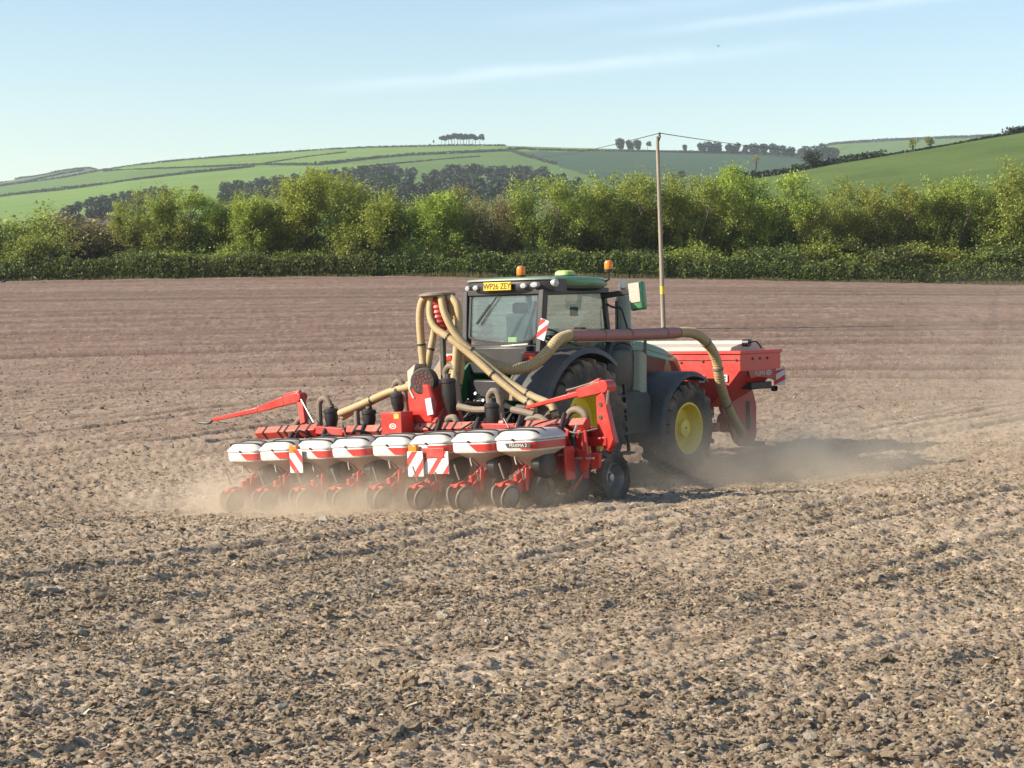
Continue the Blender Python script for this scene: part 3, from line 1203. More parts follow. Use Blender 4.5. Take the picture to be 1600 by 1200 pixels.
KINDS = {
    'olive1': tree_meshes(1, 8.4, 3.6, 5, 29000, M['leaf_a']),
    'olive2': tree_meshes(2, 8.6, 3.2, 4, 27000, M['leaf_a']),
    'olive3': tree_meshes(3, 8.0, 3.8, 5, 27000, M['leaf_a'], lean=.16),
    'lime1': tree_meshes(4, 8.2, 2.8, 4, 27000, M['leaf_b'], leaf=.092),
    'lime2': tree_meshes(5, 8.6, 3.6, 5, 30000, M['leaf_b'], leaf=.088),
    'brown1': tree_meshes(6, 8.4, 3.4, 5, 22000, M['leaf_c'], leaf=.075, bare=.10),
    'brown2': tree_meshes(7, 8.0, 3.8, 6, 21000, M['leaf_c'], leaf=.072, bare=.15),
    'brush': tree_meshes(8, 4.6, 3.6, 8, 5000, M['leaf_c'], leaf=.10, bare=.2, low=.05),
    'bush': tree_meshes(9, 4.2, 3.6, 8, 11000, M['leaf_a'], leaf=.085, low=.03),
}


def plant_tree(name, kind, u, vtop, Y, label, cat='tree', group='trees of the belt behind the field', wide=1.0, href=None, vbase=436, rot=None):
    b = at(u, vbase, Y)
    H = (vbase - vtop) / F_PX * Y
    ref = href or {'brush': 4.1, 'bush': 3.7}.get(kind, 8.2)
    r = empty(name)
    r.location = b
    s = H / ref
    r.scale = (s * wide * 1.1, s * wide * 1.1, s)
    r.rotation_euler.z = rot if rot is not None else (u * 1.7) % .9 - .45
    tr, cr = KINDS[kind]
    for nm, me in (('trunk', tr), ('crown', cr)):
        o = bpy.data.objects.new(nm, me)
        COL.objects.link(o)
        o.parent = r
    tag(r, label, cat, group)
    return r


TREES = [
    ('bush', 20, 334, 138, 'yellow green bushy tree cut off by the left edge of the picture', 1.1),
    ('brush', 75, 352, 142, 'twiggy brown scrub beside the leftmost yellow green tree', 1.2),
    ('bush', 48, 366, 134, 'low bright green bush behind the left end of the hedge', 1.0),
    ('brush', 120, 346, 141, 'bare brown thicket in the low gap of the tree belt, left half', 1.3),
    ('brush', 168, 344, 140, 'bare brown thicket in the low gap of the tree belt, right half', 1.3),
    ('olive1', 232, 300, 138, 'olive green tree right of the brown thickets', .85),
    ('olive2', 292, 294, 139, 'olive tree with loose crown left of the lime green tree', .95),
    ('lime1', 362, 301, 136, 'brightest lime green tree of the belt', .80),
    ('olive3', 412, 292, 140, 'dull green tree squeezed behind the lime green tree', .75),
    ('lime2', 455, 277, 137, 'tall green tree, left one of the two tallest on the left half', .85),
    ('lime2', 535, 276, 138, 'broad tall green tree below the left shoulder of the hill', 1.0),
    ('olive1', 592, 318, 140, 'low olive tree in the dip right of the broad tall green tree', .8),
    ('lime1', 650, 288, 136, 'bright yellow green tree leaning right, left of the brown trees', .95),
    ('brown1', 712, 288, 139, 'thin brown tree in bud, left of the bronze round tree', .8),
    ('brown2', 775, 270, 138, 'round bronze tree just left of the clean gap below the beech clump', .95),
    ('olive2', 850, 276, 136, 'yellow green tree behind the tractor beacon', .9),
    ('olive3', 905, 274, 139, 'olive tree above the tractor roof', .9),
    ('olive2', 965, 270, 137, 'olive tree just left of the power pole', .9),
    ('olive1', 1022, 278, 140, 'olive tree directly behind the power pole', .8),
    ('olive2', 1085, 274, 137, 'yellow green tree just right of the power pole', .85),
    ('olive3', 1135, 282, 140, 'olive tree, second to the right of the power pole', .8),
    ('lime2', 1190, 270, 138, 'rounded yellow tree standing before the foot of the green hill', .85),
    ('olive3', 1255, 296, 136, 'lower tree in the dip where the green hill shows above', .85),
    ('olive1', 1312, 290, 139, 'olive tree left of the middle of the green hill', .85),
    ('olive2', 1368, 286, 137, 'pale olive tree under the two small hill trees', .85),
    ('lime1', 1425, 282, 139, 'pale green tree under the right hand hill hedge', .9),
    ('olive2', 1480, 276, 137, 'loose olive tree, third from the right edge', .8),
    ('olive3', 1535, 268, 139, 'tall loose tree second from the right edge', .9),
    ('olive1', 1595, 264, 137, 'tall olive tree cut off by the right edge of the picture', .95),
]
for i, (kd, u, vt, Y, lb, wd) in enumerate(TREES):
    plant_tree({'brush': 'thicket', 'bush': 'bush'}.get(kd, 'hedgerow_tree'), kd, u, vt, Y, lb, 'bush' if kd in ('brush', 'bush') else 'tree', wide=wd, rot=(i * 2.39) % 6.28 if kd in ('olive1', 'lime2', 'brush', 'bush') else None)

# shrubs of the understorey that close the foot of the belt
UNDER = [(210, 372), (265, 368), (330, 378), (395, 372), (470, 370), (560, 368), (625, 372), (700, 366), (755, 372), (830, 366), (885, 372), (950, 366), (1015, 370), (1075, 364), (1140, 368), (1205, 362), (1265, 368), (1330, 362), (1390, 366), (1455, 360), (1520, 366), (1580, 360)]
ORD = ('first second third fourth fifth sixth seventh eighth ninth tenth eleventh twelfth thirteenth fourteenth fifteenth sixteenth seventeenth eighteenth nineteenth twentieth twenty-first twenty-second').split()
KINDS['shrub1'] = tree_meshes(21, 4.0, 4.0, 8, 7000, M['leaf_d'], leaf=.11, low=.02)
KINDS['shrub3'] = tree_meshes(23, 4.0, 4.2, 8, 6500, M['leaf_a'], leaf=.11, low=.02)
KINDS['shrub2'] = tree_meshes(22, 4.0, 4.2, 8, 7000, M['leaf_a'], leaf=.10, low=.02)
for i, (u, vt) in enumerate(UNDER):
    plant_tree('shrub', ('shrub1', 'shrub2', 'shrub3')[i % 3], u, vt + 10 + 8 * math.sin(i * 2.3), 133.8 + (i % 3) * .5,
               ORD[i] + ' low shrub from the left, at the foot of the tree belt', 'shrub', 'shrubs under the tree belt', wide=1.15, href=4.3, rot=i * 1.3)


def hedge(name, u0, u1, h0, h1, Y, n, mat, label, seed):
    rng = np.random.default_rng(seed)
    x0, x1 = at(u0, 440, Y).x, at(u1, 440, Y).x
    t = rng.uniform(0, 1, n)
    X = x0 + (x1 - x0) * t
    hh = (h0 + (h1 - h0) * t) * (1 + .55 * fbm(X * .45, X * 0, seed, 3) + .25 * fbm(X * 2.4, X * 0, seed + 4, 2))
    ang = rng.uniform(-.25, math.pi + .25, n)
    rad = rng.uniform(.35, 1.0, n) ** .4
    bul = 1 + .35 * fbm(X * 1.1, ang * .9, seed + 9, 3)
    Yp = Y + np.cos(ang) * rad * .95 * bul
    Zp = base_z(X, np.full_like(X, Y - .6)) + np.maximum(np.sin(ang) * rad * bul, -.05) * hh * .62 + hh * .36 * rng.uniform(.1, 1, n)
    C = np.stack([X, Yp, Zp], -1)
    tint = np.clip(rng.normal(.42, .2, n) + .35 * fbm(X * .35, Zp * .5, seed + 3, 3), 0, 1)
    root = soup_object(name, leaves(rng, C, .105), mat, tint)
    mb = MB()
    for q in range(int(abs(x1 - x0) * 2.2)):
        x = x0 + (x1 - x0) * rng.uniform()
        z = float(base_z(x, Y - .6))
        y = Y + rng.uniform(-.4, .4)
        mb.tube([(x, y, z - .2), (x + rng.uniform(-.2, .2), y, z + .8), (x + rng.uniform(-.4, .5), y + rng.uniform(-.3, .3), z + 1.7)], [.03, .022, .01], 4, cap=False)
    mb.build('stems', M['bark'], root)
    for ch in root.children:
        tag(ch, kind='stuff')
    tag(root, label, 'hedge')


hedge('hedge', -90, 300, 1.75, 1.9, 131.6, 36000, M['leaf_d'], 'dark clipped hedge along the field edge at the far left, crows before it', 3)
hedge('hedge', 296, 590, 1.9, 2.0, 131.7, 28000, M['leaf_d'], 'dark hedge below the two tall green trees, left of the planter', 4)
hedge('hedge', 584, 1040, 1.9, 2.0, 131.8, 42000, M['leaf_d'], 'overgrown hedge behind the tractor cab, left of the power pole', 5)
hedge('hedge', 1034, 1330, 1.75, 1.75, 131.9, 28000, M['leaf_d'], 'hedge right of the power pole above the red tank', 6)
hedge('hedge', 1326, 1720, 1.75, 1.8, 132.0, 36000, M['leaf_d'], 'dusty hedge at the far right under the green hill', 7)

# dry grass at the hedge foot
rng = np.random.default_rng(8)
n = 9000
X = rng.uniform(-48, 48, n)
Yv = 130.2 + rng.uniform(0, 1.2, n) + .4 * fbm(X * .3, X * 0, 2, 3)
Zv = base_z(X, Yv)
hb = rng.uniform(.08, .30, n) * (.5 + 1.2 * vnoise(X * .4, X * 0, 6))
dx, dy = rng.normal(0, .08, n), rng.normal(0, .08, n)
B = np.stack([X, Yv, Zv - .02], -1)
V = np.stack([B + np.array([-.03, 0, 0]), B + np.array([.03, 0, 0]), B + np.stack([dx + .012, dy, hb], -1), B + np.stack([dx - .012, dy, hb], -1)], 1)
vg = soup_object('grass_verge', V, M['verge'], rng.uniform(0, 1, n))
tag(vg, 'thin dry grass verge along the hedge foot', kind='stuff')


# ------------------------------------------------------------------ hedgerows of the hills
def hedgerow(pts, h, w, per_m, label, seed, leaf=.68, lift=0.0, mat='leaf_far', place=hill_pt, group=None):
    rng = np.random.default_rng(seed)
    Pw = [place(u, v) for u, v in pts]
    Pw = spline(Pw, 10) if len(Pw) > 2 else Pw
    A = np.array([tuple(p) for p in Pw])
    d = np.linalg.norm(np.diff(A, axis=0), axis=1)
    cum = np.concatenate([[0], np.cumsum(d)])
    n = int(cum[-1] * per_m * 1.5)
    s = rng.uniform(0, cum[-1], n)
    C = np.stack([np.interp(s, cum, A[:, k]) for k in range(3)], -1)
    hh = h * .75 * (1 + .4 * fbm(s * .05, s * 0, seed, 3) + .3 * fbm(s * .2, s * 0, seed + 1, 2))
    C[:, 2] += rng.uniform(-.1, 1, n) * hh + lift
    C[:, 0] += rng.normal(0, w * .4, n)
    C[:, 1] += rng.normal(0, w * .4, n)
    o = soup_object('hedgerow', leaves(rng, C, leaf, .2, .8), M[mat], rng.uniform(0, 1, n))
    tag(o, label, 'hedgerow', group)


def on(Y):
    return lambda u, v: at(u, v, Y)


hedgerow([(-200, 312), (0, 291.5), (100, 277.5), (152, 268), (230, 256.5), (304, 249), (420, 240.5), (540, 232.5), (640, 229.5), (700, 228), (790, 228)], 2.0, 2.0, 8, 'thin dark hedge running along the skyline of the long green hill', 31)
hedgerow([(162, 268), (287, 263), (405, 258), (500, 258)], 2.0, 2.0, 8, 'hedge across the upper left pasture, between skyline and lower hedge', 32)
hedgerow([(-150, 324), (0, 307.5), (152, 290), (280, 273), (395, 261)], 2.8, 2.2, 10, 'long dark hedge slanting up from the left edge through the pastures', 33)
hedgerow([(395, 259), (470, 247), (540, 238)], 1.2, 1.5, 6, 'faint hedge slanting up towards the skyline left of the beech clump', 34)
hedgerow([(500, 257.6), (565, 250), (635, 243.5), (700, 240), (770, 237), (797, 236)], 2.8, 2.2, 10, 'dark hedge below the beech clump', 35)
hedgerow([(567, 261), (660, 252), (750, 244.5)], 1.0, 1.5, 5, 'faint hedge in the pasture under the beech clump', 36)
hedgerow([(790, 236), (815, 233), (840, 235), (920, 236.5), (1000, 237.5), (1100, 239), (1200, 241), (1260, 245)], 2.6, 2.2, 10, 'dark hedge along the top of the dark green field', 37)
hedgerow([(797, 236), (828, 246), (868, 257)], 2.5, 3, 5, 'hedge between the bright pasture and the dark green field', 38)
hedgerow([(-200, 296), (0, 286), (30, 279), (60, 275), (100, 267), (135, 263), (150, 265)], 2.2, 3, 9, 'dark wall of the moorland skyline at the far left', 39, leaf=.9, place=on(2290))
hedgerow([(0, 290), (40, 284), (90, 273), (130, 266)], 1.6, 3, 16, 'dark boundary across the moorland at the far left', 40, leaf=.9, place=on(2050))
hedgerow([(1290, 229), (1310, 225), (1400, 219.5), (1530, 214), (1600, 212)], 4.0, 4, 12, 'dark hedge along the distant skyline above the pale pasture', 41, leaf=.9, place=on(2290))
hedgerow([(1180, 279), (1240, 269), (1300, 257), (1340, 250), (1380, 244)], 2.6, 2.2, 70, 'tall dark hedge on the crest of the green hill', 42, leaf=.32, place=on(379), lift=-.6)
hedgerow([(1100, 300), (1140, 288), (1185, 278)], 2.8, 2.5, 80, 'dark brush going down the left flank of the green hill', 43, leaf=.32, place=on(378), lift=-.4)
hedgerow([(1380, 244), (1450, 233), (1540, 217), (1580, 210)], 1.0, 1.2, 70, 'low thin hedge along the upper crest of the green hill', 44, leaf=.25, place=on(380), lift=-.4)
hedgerow([(1575, 210), (1600, 206), (1680, 194)], 2.6, 2.0, 70, 'dark hedge at the top right corner of the green hill', 45, leaf=.3, place=on(381), lift=-.4)


# ------------------------------------------------------------------ distant trees
def far_tree_meshes(seed, H, crown_lo, rx, mat, nleaf=520, leaf=.75, lop=0.0, stems=1):
    rng = np.random.default_rng(seed)
    mb = MB()
    for s in range(stems):
        bx = rng.uniform(-.8, .8) if stems > 1 else 0
        mb.tube([(bx, 0, -1.0), (bx + rng.uniform(-.3, .3), rng.uniform(-.3, .3), H * crown_lo), (bx + lop + rng.uniform(-.5, .5), 0, H * .8)], [.34, .26, .1], 6, cap=False)
        for q in range(6):
            z = H * rng.uniform(crown_lo, .75)
            az = rng.uniform(0, 6.28)
            mb.tube([(bx, 0, z), (bx + math.cos(az) * rx * .6, math.sin(az) * rx * .6, z + H * .18)], [.14, .04], 4, cap=False)
    C = []
    nb = 9
    for b in range(nb):
        az = rng.uniform(0, 6.28)
        rr = rx * .62 * math.sqrt(rng.uniform())
        cz = H * (crown_lo + (1 - crown_lo) * rng.uniform(.25, .75))
        c = np.array([math.cos(az) * rr + lop * (cz / H), math.sin(az) * rr, cz])
        d = rng.normal(0, 1, (nleaf // nb, 3))
        d /= np.linalg.norm(d, axis=1, keepdims=True)
        C.append(c + d * np.array([rx * .45, rx * .45, H * (1 - crown_lo) * .28]) * rng.uniform(.55, 1.08, (len(d), 1)))
    C = np.concatenate(C)
    return mb.mesh('trunk', M['bark']), quad_soup('crown', leaves(rng, C, leaf, .3, .8), mat, rng.uniform(0, 1, len(C)))


FT = {
    'beech1': far_tree_meshes(51, 14, .44, 4.2, M['leaf_far'], 800, .7),
    'beech2': far_tree_meshes(52, 14, .46, 4.6, M['leaf_far'], 800, .7, stems=2),
    'lop': far_tree_meshes(53, 14, .40, 4.5, M['leaf_far'], 560, .7, lop=2.5),
    'round1': far_tree_meshes(54, 12, .06, 5.0, M['leaf_far'], 1100, .75),
    'round2': far_tree_meshes(55, 12, .05, 5.6, M['leaf_far'], 1100, .75, lop=1.2),
    'wood1': far_tree_meshes(56, 12, .08, 5.2, M['leaf_wood'], 800, .7),
    'wood2': far_tree_meshes(57, 12, .10, 5.6, M['leaf_wood'], 800, .7),
    'wood3': far_tree_meshes(58, 12, .08, 5.4, M['leaf_far'], 800, .7),
    'thorn': far_tree_meshes(59, 5, .22, 2.2, M['leaf_far'], 900, .22, lop=.6),
    'thin': far_tree_meshes(60, 8, .22, 3.4, M['leaf_c'], 520, .22, stems=2),
    'sparse': far_tree_meshes(61, 6, .25, 2.6, M['leaf_a'], 420, .26, stems=2),
}


ORD = ('first second third fourth fifth sixth seventh eighth ninth tenth eleventh twelfth thirteenth fourteenth fifteenth sixteenth seventeenth eighteenth nineteenth twentieth '
       'twenty-first twenty-second twenty-third twenty-fourth twenty-fifth twenty-sixth twenty-seventh twenty-eighth twenty-ninth thirtieth').split()


def far_tree(kind, u, vb, h_px, label, group=None, p=None, wide=1.0, name='tree', rot=0.0):
    p = p or hill_pt(u, vb)
    ref = {'thorn': 5, 'thin': 8, 'sparse': 6, 'beech1': 14, 'beech2': 14, 'lop': 14}.get(kind, 12)
    s = h_px / F_PX * p.y / ref
    r = empty(name)
    r.location = p
    r.scale = (s * wide, s * wide, s)
    r.rotation_euler.z = rot
    for nm, me in zip(('trunk', 'crown'), FT[kind]):
        o = bpy.data.objects.new(nm, me)
        COL.objects.link(o)
        o.parent = r
    tag(r, label, 'tree', group)


rr = random.Random(4)
for i, u in enumerate((690, 695.5, 701, 706, 710.5, 715, 719, 724, 729, 733, 738, 742.5)):
    far_tree(('beech1', 'beech2')[i % 2], u, 227.2, (15.5, 16.5, 18, 19.5, 20, 19.6, 19.8, 19.3, 19.0, 19.2, 18.6, 17.5)[i], ORD[i] + ' tall trunked tree from the left in the hilltop clump', 'clump of trees on the skyline', wide=.95, rot=i * 1.1, name='beech_tree')
far_tree('lop', 750, 227.2, 18.2, 'windswept tree standing apart at the right end of the hilltop clump', 'clump of trees on the skyline', name='beech_tree')
far_tree('lop', 677, 227.4, 9.5, 'tiny thorn tree left of the hilltop clump', name='thorn_tree', wide=.45)
far_tree('round1', 672, 228, 3.6, 'tiny round bush on the skyline, farthest left of the clump', name='thorn_bush', wide=.9)
far_tree('round1', 797, 236.5, 7, 'small bush where the hedge ends right of the hilltop clump', name='thorn_bush')
far_tree('round1', 832, 247, 6, 'small bush in the dark green field below the hedge end', name='thorn_bush')
far_tree('round1', 493, 258, 6.5, 'single bush on the hedge in the left pastures', name='thorn_bush', wide=.8)
for i, (u, h, w, k) in enumerate(((969, 20, 1.0, 'round1'), (982, 17, 1.0, 'round2'), (996, 17.5, 1.0, 'round1'), (1012, 15, 1.0, 'lop'))):
    far_tree(k, u, 235.5, h, ('leftmost and tallest tree of the four left of the pole top', 'second of the four skyline trees left of the pole top', 'third of the four skyline trees left of the pole top', 'leaning skyline tree nearest the pole top')[i], 'skyline trees by the pole top', wide=w, rot=0)
far_tree('round1', 1070, 237, 11.5, 'small lone tree on the skyline right of the pole top', wide=.9)
for i, (u, h, vb, k) in enumerate(((1094, 16, 239, 'round2'), (1107, 18, 239, 'round1'), (1120, 18, 239.5, 'round2'), (1138, 15.5, 240, 'round1'), (1152, 17, 240, 'round2'), (1166, 15, 241, 'round1'), (1178, 18, 241.5, 'round2'), (1194, 19, 243, 'round1'), (1207, 20, 244, 'round2'), (1222, 17, 244, 'round1'), (1236, 16, 245, 'round2'), (1252, 22, 250, 'wood3'), (1262, 26, 254, 'wood3'), (1280, 26, 252, 'round2'), (1292, 30, 254, 'wood3'), (1302, 25, 255, 'round1'))):
    far_tree(k, u, vb, h, ORD[i] + ' dark tree from the left in the skyline belt right of the pole', 'dark skyline tree belt right of the pole', wide=1.15, rot=i * .8)
far_tree('thin', 1182, 252, 22, 'bare reddish tree before the skyline belt right of the pole', p=at(1182, 262, 600), wide=1.0)
far_tree('thorn', 1064, 278, 14, 'round dark bush in the dark green field right of the pole', p=at(1064, 280, 700))
far_tree('thorn', 1267, 264, 32, 'dark lopsided tree on the crest where the green hill begins', p=at(1267, 266, 378), wide=1.05)
far_tree('thorn', 1350, 250, 12, 'low round bush in the hedge on the green hill crest', p=at(1350, 250, 378), wide=1.3)
far_tree('sparse', 1427, 236, 21, 'left one of two small sparse trees on the green hill crest', p=at(1427, 237, 380), wide=1.1)
far_tree('sparse', 1452, 232, 20, 'right one of two small sparse trees on the green hill crest', p=at(1452, 233, 380), wide=1.0, rot=2)

# the wood along the valley side: separate trees
i = 0
for where, seg_, hh, gap in (
        ('along the top of the small left valley wood', [(100, 324), (130, 311), (165, 303), (200, 298), (235, 291), (262, 288)], 24, 13),
        ('in the lower rank of the small left valley wood', [(112, 332), (150, 320), (190, 312), (230, 306), (268, 303)], 26, 16),
        ('along the top of the middle valley wood', [(352, 283), (372, 281), (398, 280), (425, 276), (450, 274), (480, 268), (510, 264), (540, 262), (565, 258), (590, 256), (608, 254), (628, 258), (650, 266)], 25, 14),
        ('in the lower rank of the middle valley wood', [(352, 294), (400, 290), (450, 285), (500, 276), (550, 272), (600, 268), (650, 276)], 28, 17),
        ('along the top of the right valley wood', [(670, 270), (690, 262), (705, 258), (722, 257), (740, 255), (760, 257), (785, 259), (810, 258), (832, 257), (850, 261)], 24, 13),
        ('in the middle rank of the right valley wood', [(585, 282), (640, 284), (680, 278), (720, 272), (760, 271), (800, 271), (840, 268), (880, 270)], 28, 17),
        ('in the lowest rank of the right valley wood', [(560, 292), (600, 294), (650, 296), (700, 288), (750, 284), (800, 282), (850, 278), (905, 276)], 30, 20)):
    fine = spline([Vector((a, b, 0)) for a, b in seg_], 30)
    nxt, no = -1e9, 0
    for q in fine:
        if q.x < nxt:
            continue
        nxt = q.x + gap * rr.uniform(.75, 1.25)
        h = hh * rr.uniform(.75, 1.2)
        far_tree(('wood1', 'wood3', 'wood2', 'wood3')[i % 4], q.x, q.y + rr.uniform(-2, 2) + h, h, ORD[no] + ' tree from the left ' + where, 'trees of the valley wood', wide=rr.uniform(1.0, 1.35), rot=i * .9)
        i += 1
        no += 1
far_tree('round1', 305, 302, 13, 'single round tree in the gap of the valley wood', wide=1.1)
# ================================================================== TRACTOR
def ring_xy(cx, cy, hx, hy, z, n=28, e=4.0):
    out = []
    for k in range(n):
        a = 2 * math.pi * k / n
        c, s = math.cos(a), math.sin(a)
        out.append(Vector((cx + hx * math.copysign(abs(c) ** (2 / e), c), cy + hy * math.copysign(abs(s) ** (2 / e), s), z)))
    return out


def wheel(name, parent, x, y, R, w, rim, side, lugs, hubr=.30, loc_off=(0, 0, 0)):
    hub = MB()
    hub.lathe([(rim - .078, side * .06 * w), (.62 * rim, side * .05 * w), (.46 * rim, side * .12 * w), (.36 * rim, side * .20 * w), (hubr * rim, side * .31 * w), (.02, side * .32 * w)], n=36)
    for k in range(8):
        a = 2 * math.pi * k / 8
        hub.lathe([(.022, 0), (.022, side * .03), (.0, side * .032)], c=(side * .06 * w, math.cos(a) * .54 * rim, math.sin(a) * .54 * rim), n=8)
    o = hub.build(name, M['yellow'], parent, loc=Vector((x, y, R)) + Vector(loc_off))
    rm = MB()
    prof = [(rim + .022, .40), (rim + .018, .425), (rim - .012, .43), (rim - .03, .36), (rim - .05, .25), (rim - .078, .06), (rim - .07, -.25), (rim - .03, -.36), (rim + .02, -.42), (rim + .022, -.40), (rim - .01, -.3), (rim - .04, 0), (rim - .01, .3)]
    rm.lathe([(r, side * h * w) for r, h in prof], n=48, close=True)
    rm.build('rim', M['yellow'], o)
    ty = MB()
    m = (rim + R) / 2
    ty.lathe([(rim, -.40 * w), (rim + .05, -.47 * w), (m, -.52 * w), (R - .12, -.50 * w), (R - .06, -.43 * w), (R - .045, 0), (R - .06, .43 * w), (R - .12, .50 * w), (m, .52 * w), (rim + .05, .47 * w), (rim, .40 * w)], n=64)
    for s in (-1, 1):
        for k in range(lugs):
            a0 = 2 * math.pi * (k + (.5 if s > 0 else 0)) / lugs
            rings = []
            for q, (h, da, ro, ri) in enumerate(((-.03, 0, R, R - .07), (.18, .10, R, R - .07), (.36, .17, R - .004, R - .08), (.49, .20, R - .02, R - .11), (.525, .205, R - .10, R - .15))):
                th = (.034 + .012 * (q > 2)) / R
                aa = a0 - da
                x_ = s * h * w
                rings.append([Vector((x_, math.cos(aa - th) * ri, math.sin(aa - th) * ri)), Vector((x_, math.cos(aa - th * .8) * ro, math.sin(aa - th * .8) * ro)),
                              Vector((x_, math.cos(aa + th * .8) * ro, math.sin(aa + th * .8) * ro)), Vector((x_, math.cos(aa + th) * ri, math.sin(aa + th) * ri))])
            ty.loft(rings)
    ty.build('tyre', M['rubber'], o, smooth=.5)
    return o


def arc_fender(name, mat, parent, cy, cz, r, a0, a1, x0, x1, lip=.07, n=22, loc=None):
    mb = MB()
    sg = 1 if x1 > x0 else -1
    rings = []
    for k in range(n + 1):
        a = R_(a0 + (a1 - a0) * k / n)
        prof = [(r, x0), (r, x1 - sg * .045), (r - lip, x1 - sg * .008), (r - lip, x1 + sg * .01), (r + .012, x1 - sg * .02), (r + .03, x1 - sg * .05), (r + .03, x0)]
        rings.append([Vector((h, cy + math.cos(a) * q, cz + math.sin(a) * q)) for q, h in prof])
    mb.loft(rings)
    return mb.build(name, mat, parent, loc=loc)


def ribbed(path, r, n=12, step=.021):
    """corrugated hose: rings close together, alternately wide and narrow"""
    P_ = [Vector(p) for p in path]
    cum = [0.0]
    for a, b in zip(P_, P_[1:]):
        cum.append(cum[-1] + (b - a).length)
    m = max(4, int(cum[-1] / step))
    out, rs, j = [], [], 0
    for i in range(m + 1):
        s_ = cum[-1] * i / m
        while j < len(cum) - 2 and cum[j + 1] < s_: j += 1
        out.append(P_[j].lerp(P_[j + 1], (s_ - cum[j]) / max(cum[j + 1] - cum[j], 1e-6)))
        rs.append(r * (1.03 if i % 2 else .93))
    return MB().tube(out, rs, n)


T = empty('tractor', TRACTOR_M)
tag(T, 'green tractor with yellow wheels and a dark glazed cab, driving away across the field', 'tractor')
for s in (1, -1):
    wheel('rear_wheel', T, s * .93, 0, 1.0, .66, .52, s, 21)
    wheel('front_wheel', T, s * .93, 2.85, .775, .56, .405, s, 19, .34)

# chassis and rear end
mb = MB()
mb.box((0, 1.55, .92), (.62, 4.5, .62))
mb.box((0, -.35, 1.05), (.7, .7, .8))
mb.tube([(-.75, 0, 1.0), (.75, 0, 1.0)], .17, 14)
mb.tube([(-.75, 2.85, .72), (.75, 2.85, .72)], .12, 12)
mb.box((0, 3.95, .85), (.72, .5, .55))
mb.build('chassis', M['dark'], T, bevel=.03)
mb = MB()
for s in (-1, 1):
    mb.bar((s * .42, -.35, .72), (s * .46, -1.85, .70), .07, .11)
    mb.bar((s * .36, -.45, 1.55), (s * .46, -1.25, .80), .06, .06)
    mb.bar((s * .30, -.35, 1.45), (s * .36, -.75, 1.60), .08, .14)
mb.tube([(0, -.6, 1.32), (0, -1.9, 1.36)], .045, 10)
mb.build('rear_linkage', M['dark'], T, bevel=.01)
mb = MB()
mb.box((.02, -.70, 1.48), (1.0, .16, .42))
mb.box((.30, -.80, 1.32), (.34, .14, .16))
mb.box((-.28, -.80, 1.30), (.30, .12, .20))
mb.box((.05, -.62, 1.98), (1.16, .20, .42))
mb.build('rear_body', M['black'], T, bevel=.03)
for q in range(9):
    x = -.42 + q * .11
    z0 = 1.22 + .12 * (q % 2)
    mb = MB()
    mb.tube(spline([(x, -.82, z0), (x + .03, -1.02, z0 + .10 - .05 * (q % 3)), (x * .5, -1.45, z0 - .18), (x * .4, -1.9, 1.16)], 5), .014, 6)
    mb.build('hydraulic_hose', M['black'], T)
for q in range(6):
    mb = MB()
    mb.tube([(-.36 + q * .15, -.84, 1.36 + .1 * (q % 2)), (-.36 + q * .15, -.93, 1.39 + .1 * (q % 2))], .022, 8)
    mb.build('coupler', M['steel'], T)

# rear fenders with lamps
for s in (1, -1):
    fe = arc_fender('rear_fender', M['fender'], T, 0, .98, 1.16, 52, 158, s * .50, s * 1.27)
    mb = MB()
    rings = []
    for k in range(15):
        a = R_(48 + 112 * k / 14)
        rings.append([Vector((s * h, math.cos(a) * q, .98 + math.sin(a) * q)) for q, h in ((.62, .48), (.62, .51), (1.20, .51), (1.20, .48))])
    mb.loft(rings)
    mb.build('inner_fender', M['green'], fe)
    c = tl(828, 556, y=-.84) if s > 0 else Vector((-.80, -.84, 2.02))
    mb = MB(); mb.box((c.x, c.y + .04, c.z - .01), (.34, .12, .15))
    lp = mb.build('lamp_housing', M['black'] if s > 0 else M['cream'], fe, bevel=.02)
    mb = MB(); mb.box((c.x + s * .02, c.y - .028, c.z), (.22, .03, .085))
    mb.build('tail_lamp', M['redlens'], lp, bevel=.012)
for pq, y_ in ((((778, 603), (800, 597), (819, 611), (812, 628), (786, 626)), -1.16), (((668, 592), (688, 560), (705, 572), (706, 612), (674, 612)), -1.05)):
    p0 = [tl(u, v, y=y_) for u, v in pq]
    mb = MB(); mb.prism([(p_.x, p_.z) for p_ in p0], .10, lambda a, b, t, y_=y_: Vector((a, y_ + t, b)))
    mb.build('fender_corner', M['dusty'], T, bevel=.02)  # pale panels added in the outline of the sunlit, dusty fender patches

# cab: frame, glass, roof
CX = .05
mb = MB()
for s in (-1, 1):
    mb.bar((CX + s * .70, -.60, 1.75), (CX + s * .74, -.50, 3.03), .10, .12, up=(0, 1, 0))
    mb.bar((CX + s * .72, 1.28, 1.55), (CX + s * .74, 1.02, 3.05), .07, .09, up=(0, 1, 0))
    mb.bar((CX + s * .74, .34, 1.6), (CX + s * .755, .34, 2.0), .05, .05, up=(0, 1, 0))
    mb.bar((CX + s * .74, -.5, 2.99), (CX + s * .75, 1.1, 3.02), .10, .09)
    mb.bar((CX + s * .72, -.55, 1.70), (CX + s * .72, 1.3, 1.66), .08, .14)
mb.bar((CX - .72, -.50, 3.0), (CX + .72, -.50, 3.0), .10, .09)
mb.bar((CX - .72, 1.05, 3.02), (CX + .72, 1.05, 3.02), .10, .09)
mb.build('cab_frame', M['black'], T, bevel=.015)
mb = MB()
mb.box((CX, .35, 1.42), (1.36, 1.75, .46))
mb.build('cab_floor', M['black'], T, bevel=.03)
mb = MB()
